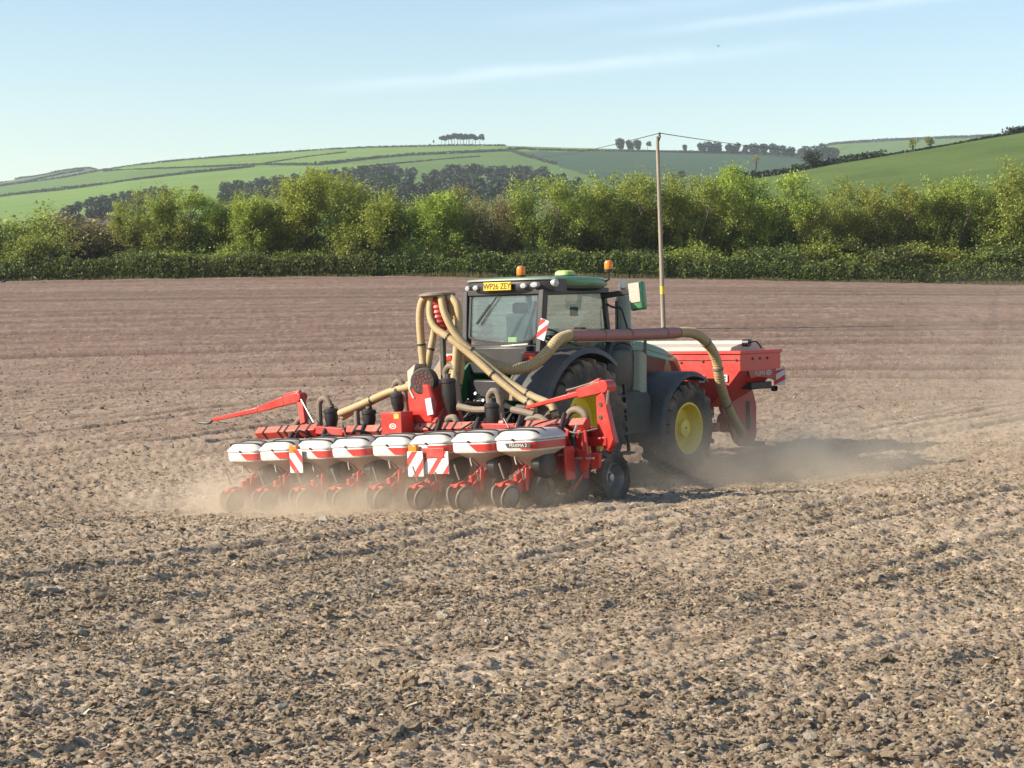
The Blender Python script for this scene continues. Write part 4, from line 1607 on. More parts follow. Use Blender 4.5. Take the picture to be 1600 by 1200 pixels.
poly = [(-.655, 3.0), (-.64, 2.33), (-.45, 2.28), (0, 2.235), (.30, 2.235), (.55, 2.29), (.645, 2.34), (.66, 3.0)]
mb.add([(lambda a, b, t: Vector((CX + a, -.575 + (b - 2.3) * .11 + t, b)))(a, b, .006) for a, b in poly], [tuple(range(len(poly)))])
rw = mb.build('rear_window', M['glass'], T, smooth=0)
mb = MB()
for i in range(len(poly)):
    a, b = poly[i], poly[(i + 1) % len(poly)]
    f = lambda p: Vector((CX + p[0], -.585 + (p[1] - 2.3) * .11, p[1]))
    mb.bar(f(a), f(b), .03, .03)
mb.build('window_seal', M['black'], rw)
mb = MB()
SW = [(-.40, 2.98), (-.42, 2.38), (-.30, 2.08), (.32, 1.80), (1.14, 1.74), (1.20, 2.2), (1.0, 2.99)]
mb.add([(lambda a, b, t: Vector((CX + .715 + (b - 1.7) * .02 + t, a, b)))(a, b, .006) for a, b in SW], [tuple(range(len(SW)))])
mb.build('side_window', M['glass'], T, smooth=0)
mb = MB()
SW = [(-.40, 2.98), (-.42, 2.38), (-.30, 2.08), (.32, 1.80), (1.14, 1.74), (1.20, 2.2), (1.0, 2.99)]
mb.add([(lambda a, b, t: Vector((CX - .715 - (b - 1.7) * .02 - t, a, b)))(a, b, .006) for a, b in SW], [tuple(range(len(SW)))])
mb.build('side_window', M['glass'], T, smooth=0)
mb = MB()
SW = [(-.66, 3.0), (-.66, 2.2), (.66, 2.2), (.66, 3.0)]
mb.add([(lambda a, b, t: Vector((CX + a, 1.22 - (b - 2.2) * .2 + t, b)))(a, b, .006) for a, b in SW], [tuple(range(len(SW)))])
mb.build('windscreen', M['glass'], T, smooth=0)
# lower rear panel under the window
mb = MB()
mb.box((CX, -.57, 2.12), (1.30, .06, .18))
mb.build('rear_panel', M['black'], T, bevel=.02)
mb = MB()
mb.bar((.10, -.665, 2.19), (.62, -.665, 2.22), .04, .03)
mb.build('grab_bar', M['steel'], T, bevel=.008)
a, b, c = tl(779, 459, y=-.54), tl(765, 480, y=-.56), tl(745, 506, y=-.60)
mb = MB()
mb.bar(a, b, .022, .02)
mb.bar(b + Vector((.01, 0, .03)), c, .035, .03)
mb.build('rear_wiper', M['black'], T)

# inside the cab
mb = MB()
mb.box((CX, .10, 1.98), (.52, .50, .14)); mb.box((CX, -.14, 2.34), (.50, .13, .68)); mb.box((CX, -.13, 2.76), (.28, .10, .18))
st = mb.build('seat', M['seat'], T, bevel=.05)
mb = MB()
mb.box((CX + .36, .22, 2.20), (.14, .44, .07)); mb.tube([(CX + .36, .40, 2.2), (CX + .37, .44, 2.36)], .03, 8)
mb.build('armrest', M['black'], st, bevel=.02)
mb = MB()
mb.lathe([(.19 + .018 * math.cos(q * math.pi / 4), .018 * math.sin(q * math.pi / 4)) for q in range(8)], axis='z', n=28, close=True)
mb.box((0, 0, -.02), (.34, .03, .02)); mb.box((0, .09, -.02), (.03, .18, .02))
for i in range(len(mb.v)):
    v = Matrix.Rotation(R_(-32), 3, 'X') @ Vector(mb.v[i])
    mb.v[i] = tuple(v + Vector((CX, .62, 2.34)))
mb.build('steering_wheel', M['black'], T)
mb = MB()
mb.box((CX, .86, 1.98), (.30, .22, .62)); mb.box((CX, .88, 2.32), (.36, .16, .10))
mb.build('dashboard', M['black'], T, bevel=.03)
mb = MB()
mb.box((CX + .50, .72, 2.36), (.05, .26, .20)); mb.box((CX + .52, .55, 2.70), (.04, .18, .14)); mb.bar((CX + .56, .75, 2.1), (CX + .52, .7, 2.34), .03, .03)
mb.build('display_screen', M['black'], T, bevel=.012)
mb = MB()
mb.bar((CX + .30, -.44, 2.30), (CX + .52, -.42, 2.86), .06, .05); mb.box((CX + .56, -.40, 2.52), (.20, .05, .60))
mb.build('seat_belt_post', M['seat'], T, bevel=.01)
mb = MB()
mb.box(tl(801, 531, y=-.50), (.17, .02, .08))
mb.build('window_sticker', M['lime'], rw, bevel=.01)

# roof
mb = MB()
mb.loft([ring_xy(CX + .02, .32, .77, .82, 3.0), ring_xy(CX + .02, .34, .83, .88, 3.05), ring_xy(CX + .02, .34, .84, .89, 3.12)])
ro = mb.build('roof', M['black'], T)
mb = MB()
mb.loft([ring_xy(CX + .02, .42, .845, .83, 3.085), ring_xy(CX + .02, .40, .86, .86, 3.12), ring_xy(CX + .02, .36, .85, .88, 3.185), ring_xy(CX + .02, .36, .80, .83, 3.225), ring_xy(CX + .02, .36, .66, .68, 3.238)])
mb.build('roof_cap', M['green'], ro)
mb = MB()
rings = []
for k in range(15):
    q = -1 + 2 * k / 14
    y = -.60 + .20 * abs(q) ** 3
    rings.append([Vector((CX + .03 + q * .84, y, 3.00)), Vector((CX + .03 + q * .85, y - .02, 3.06)), Vector((CX + .03 + q * .85, y - .005, 3.15)), Vector((CX + .03 + q * .84, y + .04, 3.185)), Vector((CX + .03 + q * .84, y + .3, 3.17)), Vector((CX + .03 + q * .84, y + .3, 3.0))])
mb.loft(rings)
vi = mb.build('rear_visor', M['black'], ro)
mb = MB()
rings = []
for k in range(15):
    q = -1 + 2 * k / 14
    y = -.60 + .20 * abs(q) ** 3
    rings.append([Vector((CX + .03 + q * .845, y - .004, 3.178)), Vector((CX + .03 + q * .85, y + .0, 3.202)), Vector((CX + .03 + q * .84, y + .10, 3.215)), Vector((CX + .03 + q * .84, y + .3, 3.19))])
mb.loft(rings)
mb.build('visor_trim', M['shield'], ro)
for u, v, rx in ((731, 451, .045), (743.5, 450, .055), (818, 446.5, .06), (835, 445, .075)):
    c = tl(u, v, y=-.605 if 740 < u < 840 else -.52)
    mb = MB()
    mb.lathe([(1.0, .05), (1.0, -.004), (.85, -.02), (.0, -.028)], axis='y', n=20)
    mb.v = [(c.x + x * rx, c.y + y, c.z + z * .042) for x, y, z in mb.v]
    mb.build('work_light', M['lens'], vi)
c = tl(865.5, 442, x=CX + .87)
mb = MB(); mb.lathe([(.06, -.05), (.06, .01), (.05, .02), (0, .028)], c=(c.x + .01, c.y + .03, c.z), axis='x', n=18)
mb.build('work_light', M['lens'], vi)
c = tl(777, 447.5, y=-.66)
mb = MB(); mb.box(c, (.53, .02, .125))
pt = mb.build('number_plate', M['plate'], vi, bevel=.006)
text_mesh('plate_lettering', 'WP26 ZEY', .125, Matrix.Translation(c + Vector((0, -.0125, -.004))) @ Matrix(((.92, 0, 0, 0), (0, 0, -1, 0), (0, 1.0, 0, 0), (0, 0, 0, 1))), M['black'], pt)
mb = MB(); mb.bar(tl(860, 433, y=-.42), tl(860.5, 455, y=-.42), .02, .02)
mb.build('aerial', M['black'], ro)
for (u, v, kw) in ((814, 425, dict(x=.28)), (951, 416, dict(x=.92))):
    c = tl(u, v, **kw)
    mb = MB()
    mb.lathe([(.0, -.085), (.07, -.085), (.072, -.05), (.062, -.045)], c=c, axis='z', n=20)
    if u > 900:
        mb.tube([c + Vector((0, 0, -.08)), c + Vector((0, 0, -.20)), c + Vector((-.10, -.02, -.26))], .018, 8)
    else:
        mb.tube([c + Vector((0, 0, -.05)), c + Vector((0, 0, -.12))], .06, 12)
    bb = mb.build('beacon', M['black'], ro)
    mb = MB(); mb.lathe([(.062, -.05), (.068, -.02), (.066, .05), (.05, .085), (.0, .095)], c=c, axis='z', n=20)
    mb.build('beacon_lens', M['amber'], bb)
c = tl(883, 427, y=.55)
mb = MB(); mb.loft([ring_xy(c.x, .55, .15, .14, c.z - .09, 24, 3), ring_xy(c.x, .55, .16, .15, c.z - .03, 24, 3), ring_xy(c.x, .55, .14, .13, c.z - .02, 24, 3)])
gp = mb.build('satellite_receiver', M['green'], ro)
mb = MB(); mb.loft([ring_xy(c.x, .55, .15, .14, c.z - .03, 24, 3), ring_xy(c.x, .55, .14, .13, c.z + .02, 24, 3), ring_xy(c.x, .55, .10, .09, c.z + .045, 24, 3)])
mb.build('receiver_dome', M['lime'], gp)

# mirror, handrail, exhaust
mb = MB()
mb.bar((CX + .74, .96, 2.93), (1.30, 1.04, 2.99), .05, .09)
mi = mb.build('mirror_arm', M['black'], T, bevel=.012)
mb = MB(); mb.box((1.40, 1.08, 2.92), (.25, .13, .44), Matrix.Rotation(R_(-6), 3, 'Y'))
mb.build('mirror_housing', M['green'], mi, bevel=.035)
mb = MB(); mb.box((1.385, 1.008, 2.97), (.20, .012, .30), Matrix.Rotation(R_(-6), 3, 'Y'))
mb.build('mirror_glass', M['cream'], mi, bevel=.006)  # cream colour paints in the pale reflection on the mirror face
mb = MB(); mb.tube(spline([(.80, 1.06, 2.83), (.88, 1.14, 2.76), (.98, 1.22, 2.74), (1.02, 1.28, 2.55), (1.05, 1.36, 2.30)], 5), .016, 8)
mb.build('handrail', M['black'], T)
mb = MB()
mb.lathe([(.115, 1.75), (.12, 2.2), (.12, 2.90), (.10, 2.94), (.07, 2.95)], c=(.74, 1.64, 0), axis='z', n=24)
ex = mb.build('exhaust_stack', M['shield'], T)
mb = MB(); mb.tube(spline([(.74, 1.64, 2.90), (.74, 1.64, 3.02), (.76, 1.60, 3.10), (.82, 1.53, 3.13)], 5), .07, 14)
mb.build('exhaust_tip', M['steel'], ex)
mb = MB()
for a in (-2.4, -1.9):
    mb.box((.74 + .118 * math.cos(a), 1.64 + .118 * math.sin(a), 2.5), (.022, .022, .72))
mb.build('exhaust_slot', M['black'], ex)

# bonnet
mb = MB()
rings = []
for y, zt, w, zb in ((1.15, 2.33, .48, 1.35), (1.8, 2.32, .49, 1.30), (2.6, 2.25, .49, 1.22), (3.3, 2.12, .46, 1.12), (3.75, 1.96, .42, 1.05), (3.98, 1.72, .37, 1.02), (4.02, 1.3, .34, 1.0)):
    rings.append([Vector((-w, y, zb)), Vector((-w, y, zt - .20)), Vector((-w * .86, y, zt - .06)), Vector((-w * .5, y, zt)), Vector((w * .5, y, zt)), Vector((w * .86, y, zt - .06)), Vector((w, y, zt - .20)), Vector((w, y, zb))])
mb.loft(rings)
bo = mb.build('bonnet', M['green'], T)
for s in (1, -1):
    mb = MB()
    mb.prism([(2.62, 1.98), (3.55, 1.84), (3.80, 1.62), (3.75, 1.30), (2.45, 1.30)], .02, lambda a, b, t, s=s: Vector((s * (.492 - max(0, a - 2.6) * .075 + t), a, b)))
    mb.build('side_grille', M['black'], bo)
    mb = MB()
    mb.bar((s * .472, 1.9, 2.155), (s * .475, 2.7, 2.085), .012, .035); mb.bar((s * .475, 2.7, 2.085), (s * .435, 3.5, 1.93), .012, .035)
    mb.build('bonnet_stripe', M['shield'], bo)

# right hand (and left hand) side boxes, tank and steps
for s in (1, -1):
    mb = MB()
    mb.loft([[Vector((s * x, y, z)) for x, z in ((.45, .62), (.92, .62), (1.04, .78), (1.06, 1.30), (.98, 1.44), (.45, 1.46))] for y in (.72, .80, 1.85, 1.93)])
    mb.build('fuel_tank', M['dark'], T, bevel=.03)
    mb = MB()
    for y in (.82, 1.16):
        mb.bar((s * 1.14, y, .46), (s * 1.06, y, 1.56), .05, .04, up=(0, 1, 0))
    for z in (.50, .80, 1.10, 1.38):
        mb.box((s * (1.15 - (z - .5) * .07), .99, z), (.20, .36, .035))
    mb.build('step_ladder', M['dark'], T, bevel=.008)
mb = MB()
rings = []
for z, k in ((1.42, .92), (1.50, 1.0), (2.02, 1.0), (2.12, .93), (2.17, .72)):
    rings.append(ring_xy(.80, 1.28, .20 * k, .34 * k, z, 24, 3.4))
mb.loft(rings)
can = mb.build('aftertreatment_canister', M['black'], T)
mb = MB()
mb.tube(spline([(.90, .96, 1.50), (.93, .95, 2.0), (.92, 1.10, 2.19), (.92, 1.46, 2.19), (.93, 1.60, 2.0), (.90, 1.62, 1.50)], 5), .024, 8)
mb.build('guard_hoop', M['fender'], can)
mb = MB()
mb.loft([[Vector((x, y, z)) for x, y in ((.55, 1.64), (.90, 1.64), (1.0, 1.72), (1.0, 1.90), (.90, 1.98), (.55, 1.98))] for z in (1.20, 1.30, 2.0, 2.08)])
mb.build('battery_box', M['shield'], T, bevel=.03)
mb = MB(); mb.lathe([(.0, -.03), (.055, -.03), (.06, .03), (.045, .05)], c=(.62, 2.02, 2.22), axis='y', n=16)
mb.build('side_work_light', M['lens'], T)

for s in (1, -1):
    arc_fender('front_fender', M['fender'], T, 2.85, .775, .90, 58, 192, s * .60, s * 1.26, .05)
mb = MB()
for s in (-1, 1):
    mb.bar((s * .32, 4.0, .62), (s * .38, 4.75, .58), .08, .14)
mb.bar((0, 4.1, 1.05), (0, 4.7, 1.05), .08, .08)
mb.build('front_linkage', M['dark'], T, bevel=.012)
# hazard board on the right rear corner of the cab
mb = MB(); p = tl(848, 515, y=-.66); q = Matrix.Rotation(R_(18), 3, 'Y') @ Matrix.Diagonal((.72, 1, .86))
mb.box(p, (.22, .015, .36), q)
hz = mb.build('hazard_board', M['sign_white'], T, bevel=.004)
mb = MB()
for dz in (-.02, .16):
    mb.prism([(-.109, -.17 + dz), (-.109, -.06 + dz), (.109, .15 + dz), (.109, .04 + dz)] if dz < 0 else [(-.109, .03), (-.109, .14), (-.06, .178), (.02, .178), (.02, .155)], .003, lambda a, b, t: p + q @ Vector((a, -.0078 - t, b)))
mb.build('hazard_stripe', M['sign_red'], hz)


# ================================================================== FRONT TANK
FT_Y = 5.0
FTK = empty('front_hopper', TRACTOR_M @ Matrix.Translation((0, FT_Y, 0)))
tag(FTK, 'red steel fertiliser tank carried in front of the tractor, white cover on top', 'hopper')
LF = (0, -FT_Y, 0)
mb = MB()
x1 = 1.26
sec = lambda hx, y0, y1, z: [Vector((-hx, y0, z)), Vector((hx, y0, z)), Vector((hx, y1, z)), Vector((-hx, y1, z))]
mb.loft([sec(.55, 4.45, 5.0, 1.02), sec(.78, 4.37, 5.25, 1.20), sec(1.02, 4.36, 5.5, 1.40), sec(x1 - .01, 4.355, 5.68, 1.66)], cap1=False)
mb.loft([sec(x1, 4.35, 5.72, 1.66), sec(x1, 4.35, 5.72, 1.985)], cap0=False)
tk = mb.build('hopper_body', M['red_tank'], FTK, bevel=.012, loc=LF, smooth=.3)
mb = MB()
mb.bar((-x1 - .02, 4.345, 1.975), (x1 + .02, 4.345, 1.975), .04, .06); mb.bar((x1 + .005, 4.33, 1.975), (x1 + .005, 5.74, 1.975), .04, .06)
mb.bar((-x1 - .005, 4.33, 1.975), (-x1 - .005, 5.74, 1.975), .04, .06); mb.bar((-x1 - .02, 5.72, 1.975), (x1 + .02, 5.72, 1.975), .04, .06)
mb.build('hopper_rim', M['red_tank'], tk, bevel=.01)
mb = MB()
mb.bar((-x1, 4.343, 1.845), (x1, 4.343, 1.845), .012, .012)
for u, v in ((1064, 566.5), (1098, 564.5), (1150, 562.5)):
    c = tl(u, v, y=4.345); mb.lathe([(.022, 0), (.022, -.014), (.0, -.018)], c=c, axis='y', n=10)
for y in (4.75, 5.0, 5.25):
    mb.lathe([(.025, 0), (.025, .014), (.0, .018)], c=(x1, y, 1.86), axis='x', n=10)
mb.build('bolts', M['dark'], tk)
mb = MB()
rings = []
for x in (-1.15, -1.1, 0, .98, 1.02):
    rings.append([Vector((x, 4.40, 1.99)), Vector((x, 4.46, 2.06)), Vector((x, 4.75, 2.115)), Vector((x, 5.1, 2.125)), Vector((x, 5.45, 2.09)), Vector((x, 5.62, 2.0))])
mb.loft(rings)
lid = mb.build('hopper_cover', M['tarp'], FTK, loc=LF)
mb = MB(); mb.tube([(-1.15, 4.86, 2.13), (1.06, 4.86, 2.13)], .045, 12)
mb.build('cover_roll', M['tarp'], lid)
mb = MB(); mb.tube([(1.02, 4.86, 2.13), (1.14, 4.86, 2.13)], .065, 12); mb.tube(spline([(1.14, 4.86, 2.13), (1.22, 4.95, 2.15), (1.26, 5.05, 2.04)], 4), .014, 6)
mb.build('roll_end', M['black'], lid)
# end panel with lettering, arch below
arch = [(4.62, 1.665), (5.70, 1.665), (5.66, 1.38)] + [(5.64 - .95 * k / 9, 1.38 + .16 * math.sin(math.pi * (.12 + .5 * k / 9))) for k in range(1, 10)]
mb = MB(); mb.prism(arch, .03, lambda a, b, t: Vector((x1 - .035 + t, a, b)))
ep = mb.build('end_panel', M['red_dull'], FTK, loc=LF, smooth=0)
mb = MB(); mb.prism(arch, .03, lambda a, b, t: Vector((-x1 + .005 + t, a, b)))
mb.build('end_panel', M['red_dull'], FTK, loc=LF, smooth=0)
RX = Matrix(((0, 0, 1, 0), (1, 0, 0, 0), (0, 1, 0, 0), (0, 0, 0, 1)))
text_mesh('lettering', 'KUHN', .115, Matrix.Translation((x1 - .001, 5.0, 1.60)) @ RX, M['white'], ep)
mb = MB(); mb.lathe([(.075, 0), (.075, .004), (.052, .004), (.052, 0)], axis='x', n=24, close=True)
mb.box((.002, 0, 0), (.004, .05, .035))
mb.v = [(x1 - .002 + x, 5.30 + y * 1.15, 1.605 + z * .62) for x, y, z in mb.v]
mb.build('emblem', M['white'], ep)
mb = MB(); mb.box((.80, 5.25, 1.38), (.70, .70, .12)); mb.box((1.05, 5.62, 1.36), (.12, .10, .10)); mb.lathe([(.05, -.04), (.05, .04)], c=(1.16, 5.66, 1.31), axis='x', n=14)
mb.build('underbody', M['dark'], FTK, bevel=.02, loc=LF)
mb = MB(); p = Vector((1.30, 5.60, 1.52)); q = Matrix.Rotation(R_(38), 3, 'Z')
mb.box(p, (.20, .012, .30), q)
wbd = mb.build('warning_board', M['sign_white'], FTK, bevel=.004, loc=LF)
mb = MB()
for b0 in (-.15, .03):
    mb.prism([(-.099, b0), (-.099, b0 + .07), (.099, min(b0 + .19, .148)), (.099, b0 + .10)], .003, lambda a, b, t: p + q @ Vector((a, -.0065 - t, b)))
mb.build('warning_stripe', M['sign_red'], wbd)
for u, v in ((1097.5, 592.5), (1133, 591)):
    c = tl(u, v, y=4.352); mb = MB(); mb.box((c.x, c.y - .012, c.z), (.11, .012, .12))
    sk = mb.build('decal', M['sign_white'], tk)
    mb = MB(); mb.box((c.x, c.y - .0205, c.z + .022), (.05, .004, .02)); mb.box((c.x, c.y - .0205, c.z - .022), (.05, .004, .014))
    mb.build('decal_print', M['black'], sk)
# legs and metering frame
for s in (1, -1):
    mb = MB()
    out = [(4.72, 1.20), (5.55, 1.34), (5.86, 1.26), (5.97, 1.02), (5.97, .46), (5.86, .30), (5.45, .28), (5.22, .40), (5.05, .70), (4.80, .95)]
    mb.prism(out, .07, lambda a, b, t, s=s: Vector((s * .58 + t - .035, a, b)))
    lg = mb.build('leg', M['red_dull'], FTK, bevel=.015, loc=LF, smooth=.3)
    mb = MB(); mb.prism([(5.60, 1.08), (5.72, 1.08), (5.76, .62), (5.66, .55), (5.60, .62)], .076, lambda a, b, t, s=s: Vector((s * .58 + t - .038, a, b)))
    mb.build('leg_slot', M['dark'], lg)
    mb = MB(); mb.box((s * .60, 5.95, .30), (.16, .42, .07))
    mb.build('foot', M['dark'], lg, bevel=.01)
mb = MB(); mb.box((0, 4.62, 1.02), (.9, .36, .40)); mb.box((.0, 4.75, .66), (1.1, .14, .16)); mb.lathe([(.0, -.1), (.18, -.1), (.18, .1), (.0, .1)], c=(.45, 5.2, .72), axis='x', n=20)
mb.build('metering_unit', M['red_dull'], FTK, bevel=.02, loc=LF)


# ================================================================== PLANTER
PY = -3.0
PLT = empty('seed_planter', PLANTER_M @ Matrix.Translation((0, PY, 0)))
tag(PLT, 'red and white eight row seed planter behind the tractor, ochre hoses on tall head', 'planter')
LP = (0, -PY, 0)


def pb(mb, name, mat, bevel=0, parent=None, smooth=.6):
    if parent is None:
        return mb.build(name, mat, PLT, bevel=bevel, loc=LP, smooth=smooth)
    return mb.build(name, mat, parent, bevel=bevel, smooth=smooth)


YB = -2.35
BAR = []
for (u0, v0, u1, v1), straps in (((404, 677, 497, 671.5), (418, 442, 452, 470, 486)), ((540, 675, 756, 668), (560, 600, 655, 681, 688, 704, 716, 745)), ((808, 668.5, 918, 663), (821, 833, 874, 893))):
    a, b = pl(u0, v0, y=YB), pl(u1, v1, y=YB)
    mb = MB(); mb.bar(a, b, .135, .135, up=(0, -1, 1.15))
    o = pb(mb, 'toolbar', M['red_bar'], .012)
    for u in straps:
        mb = MB()
        t = (u - u0) / (u1 - u0)
        c = a.lerp(b, t); d = (b - a).normalized() * .02
        mb.bar(c - d, c + d, .147, .147, up=(0, -1, 1.15))
        pb(mb, 'strap', M['black'], 0, o)
    BAR.append((a, b))
mb = MB()
mb.bar(BAR[0][1], BAR[1][0], .13, .12); mb.bar(BAR[1][1], BAR[2][0], .13, .12)
mb.bar((-2.9, -2.05, 1.0), (2.9, -2.05, .92), .14, .14)
for x in (-2.6, -1.5, -.5, .5, 1.5, 2.6):
    mb.bar((x, -2.05, .97), (x, -2.35, 1.08), .10, .12)
pb(mb, 'main_frame', M['red_dull'], .012)
# headstock to the tractor linkage
mb = MB()
for s in (-1, 1):
    mb.bar((s * .46, -1.85, .62), (s * .30, -1.95, 1.45), .08, .14, up=(1, 0, 0))
    mb.bar((s * .30, -1.95, 1.42), (s * .30, -2.35, 1.1), .07, .12)
mb.bar((-.32, -1.93, 1.40), (.32, -1.93, 1.40), .10, .12)
pb(mb, 'headstock', M['red_dull'], .012)

# ---- one row unit, copied eight times
LIDMATS = [M['white'], M['black']]


def make_row():
    mb = MB()
    side = [(-2.45, 1.02), (-2.45, .50), (-2.72, .38), (-3.15, .33), (-3.52, .17), (-3.62, .24), (-3.30, .47), (-3.02, .62), (-2.86, .72), (-2.72, 1.0)]
    for x in (-.075, .045):
        mb.prism(side, .03, lambda a, b, t, x=x: Vector((x + t, a, b)))
    for z in (.98, .68):
        mb.bar((-.09, -2.02, z + .05), (-.09, -2.60, z - .06), .03, .07); mb.bar((.09, -2.02, z + .05), (.09, -2.60, z - .06), .03, .07)
    mb.box((0, -2.5, .72), (.26, .10, .30))
    mb.bar((0, -3.45, .44), (0, -3.42, .20), .05, .07); mb.bar((.11, -3.36, .52), (.10, -3.38, .22), .035, .05)
    mb.box((.31, -2.72, .52), (.035, .20, .44)); mb.box((.22, -2.60, .66), (.16, .05, .10)); mb.box((-.20, -2.68, .50), (.03, .16, .36))
    root = mb.build('row_unit', M['red'], None, bevel=.008, smooth=.4)
    mb = MB()
    mb.prism([(-3.80, .31), (-3.76, .355), (-3.62, .385), (-3.40, .33), (-3.40, .28), (-3.70, .30)], .07, lambda a, b, t: Vector((t - .035, a, b)))
    mb.bar((-.13, -3.70, .33), (.13, -3.70, .33), .08, .03)
    br = mb.build('press_bracket', M['red'], root, bevel=.008)
    # press wheels set in a V
    for s in (-1, 1):
        mb = MB()
        mb.lathe([(.0, .022), (.05, .024), (.07, .014), (.132, .010), (.134, -.010), (.07, -.014), (.05, -.03), (0, -.03)], n=28)
        tyr = MB()
        tyr.lathe([(.130, .016), (.150, .022), (.166, .012), (.170, 0), (.166, -.012), (.150, -.022), (.130, -.016)], n=32, close=True)
        q = Matrix.Rotation(R_(s * 14), 3, 'Y') @ Matrix.Rotation(R_(s * -5), 3, 'Z')
        c = Vector((s * .115, -3.70 - s * .03, .168))
        for m_ in (mb, tyr):
            m_.v = [tuple(c + q @ Vector(v)) for v in m_.v]
        w = mb.build('press_wheel', M['disc'], root)
        tyr.build('press_tyre', M['hose_grey'], w)
    mb = MB()
    mb.tube([(-.03, -3.66, .40), (-.05, -3.72, .60)], .011, 6); mb.tube([(.09, -3.40, .36), (.16, -3.52, .50)], .014, 6)
    mb.tube(spline([(-.02, -3.28, .55), (-.06, -3.38, .66), (-.01, -3.42, .56)], 4), .012, 6)
    mb.build('lever', M['disc'], root)
    for s in (-1, 1):
        mb = MB()
        mb.lathe([(.0, s * .03), (.06, s * .03), (.10, s * .012), (.105, -s * .02), (0, -s * .02)], c=(s * .13, -3.08, .20), n=24)
        gw = mb.build('gauge_wheel', M['dark'], root)
        mb = MB(); mb.lathe([(.095, .045), (.14, .058), (.19, .052), (.212, .03), (.215, -.03), (.19, -.052), (.14, -.058), (.095, -.045)], c=(s * .13, -3.08, .20), n=30, close=True)
        mb.build('gauge_tyre', M['rubber'], gw)
    mb = MB()
    for s in (-1, 1):
        m2 = MB(); m2.lathe([(0, .006), (.19, .004), (.20, 0), (.19, -.004), (0, -.006)], n=26)
        q = Matrix.Rotation(R_(s * 6), 3, 'Z')
        m2.v = [tuple(Vector((s * .03, -2.86, .15)) + q @ Vector(v)) for v in m2.v]
        mb.add(m2.v, m2.f)
    mb.build('opener_disc', M['dark'], root)
    mb = MB()
    mb.lathe([(0, .10), (.15, .10), (.19, .06), (.20, -.02), (.18, -.08), (0, -.09)], c=(.15, -3.05, .54), n=28)
    mb.box((.10, -3.12, .40), (.14, .14, .22)); mb.tube(spline([(.18, -2.92, .60), (.15, -2.75, .78), (.08, -2.55, .98), (.0, -2.35, 1.16)], 5), .035, 8)
    sm = mb.build('seed_meter', M['black'], root, bevel=.012)
    mb = MB(); mb.lathe([(0, .018), (.06, .018), (.10, .006), (.12, 0)], c=(.252, -3.05, .54), n=20)
    mb.build('meter_cover', M['dark'], sm)
    # hopper: cream funnel, white band with red decal, domed white lid
    cy = -3.10
    mb = MB()
    mb.loft([ring_xy(0, cy + .05, .065, .075, .46, 32, 3), ring_xy(0, cy + .04, .085, .10, .53, 32, 3), ring_xy(0, cy + .02, .15, .17, .61, 32, 3), ring_xy(0, cy, .28, .30, .69, 32, 4), ring_xy(0, cy, .345, .355, .737, 32, 5)])
    hp = mb.build('hopper', M['cream'], root)
    mb = MB()
    mb.loft([ring_xy(0, cy, .345, .355, .735, 32, 5.5), ring_xy(0, cy, .358, .368, .76, 32, 5.5), ring_xy(0, cy, .36, .37, .855, 32, 5.5), ring_xy(0, cy, .352, .362, .872, 32, 5.5)])
    bd = mb.build('hopper_band', M['white'], root)
    # decal wraps from the rear face round the right side, cut on a slant
    rg_ = ring_xy(0, cy, .3635, .3735, 0, 120, 5.5)
    rg_ = [p for p in rg_]
    path = [p for p in rg_ if (p.y < cy - .2 and p.x > -.10) or (p.x > .2 and p.y < cy + .30)]
    path.sort(key=lambda p: math.atan2(p.y - cy, p.x))
    mb = MB()
    vs, fs = [], []
    n_ = len(path)
    run = 0.0
    for i, p in enumerate(path):
        if i: run += (path[i] - path[i - 1]).length
        f = min(1, run / .10)
        top = .850
        bot = .757 + (1 - f) * .088
        vs += [(p.x, p.y, bot), (p.x, p.y, top)]
    for i in range(n_ - 1):
        fs.append((2 * i, 2 * i + 2, 2 * i + 3, 2 * i + 1))
    mb.add(vs, fs)
    mb.build('decal', M['red'], bd)
    mb = MB()
    mb.mi = 0
    mb.loft([ring_xy(0, cy, .365, .375, .878, 32, 6), ring_xy(0, cy, .370, .380, .892, 32, 6), ring_xy(0, cy, .368, .378, .905, 32, 6), ring_xy(0, cy, .285, .30, .992, 32, 6), ring_xy(0, cy, .265, .28, 1.004, 32, 5), ring_xy(0, cy, .05, .05, 1.024, 32, 3)])
    ld = mb.build('lid', M['white'], root)
    mb = MB()
    seam = spline([(-.335, cy - .26, .946), (-.27, cy - .285, .992), (0, cy - .290, 1.003), (.27, cy - .285, .994), (.33, cy - .24, .950)], 6)
    mb.tube([p + Vector((0, 0, .002)) for p in seam], .012, 6)
    mb.tube([(p.x * .9, p.y + .18, p.z + .026) for p in seam], .010, 6)
    mb.build('lid_seam', M['black'], ld)
    mb = MB(); mb.box((.0, cy - .379, .884), (.045, .012, .035))
    mb.build('lid_latch', M['black'], ld, bevel=.006)
    mb = MB(); mb.loft([ring_xy(0, cy, .357, .367, .870, 32, 4.5), ring_xy(0, cy, .357, .367, .881, 32, 4.5)], False, False)
    mb.build('lid_gasket', M['dark'], ld)
    return root


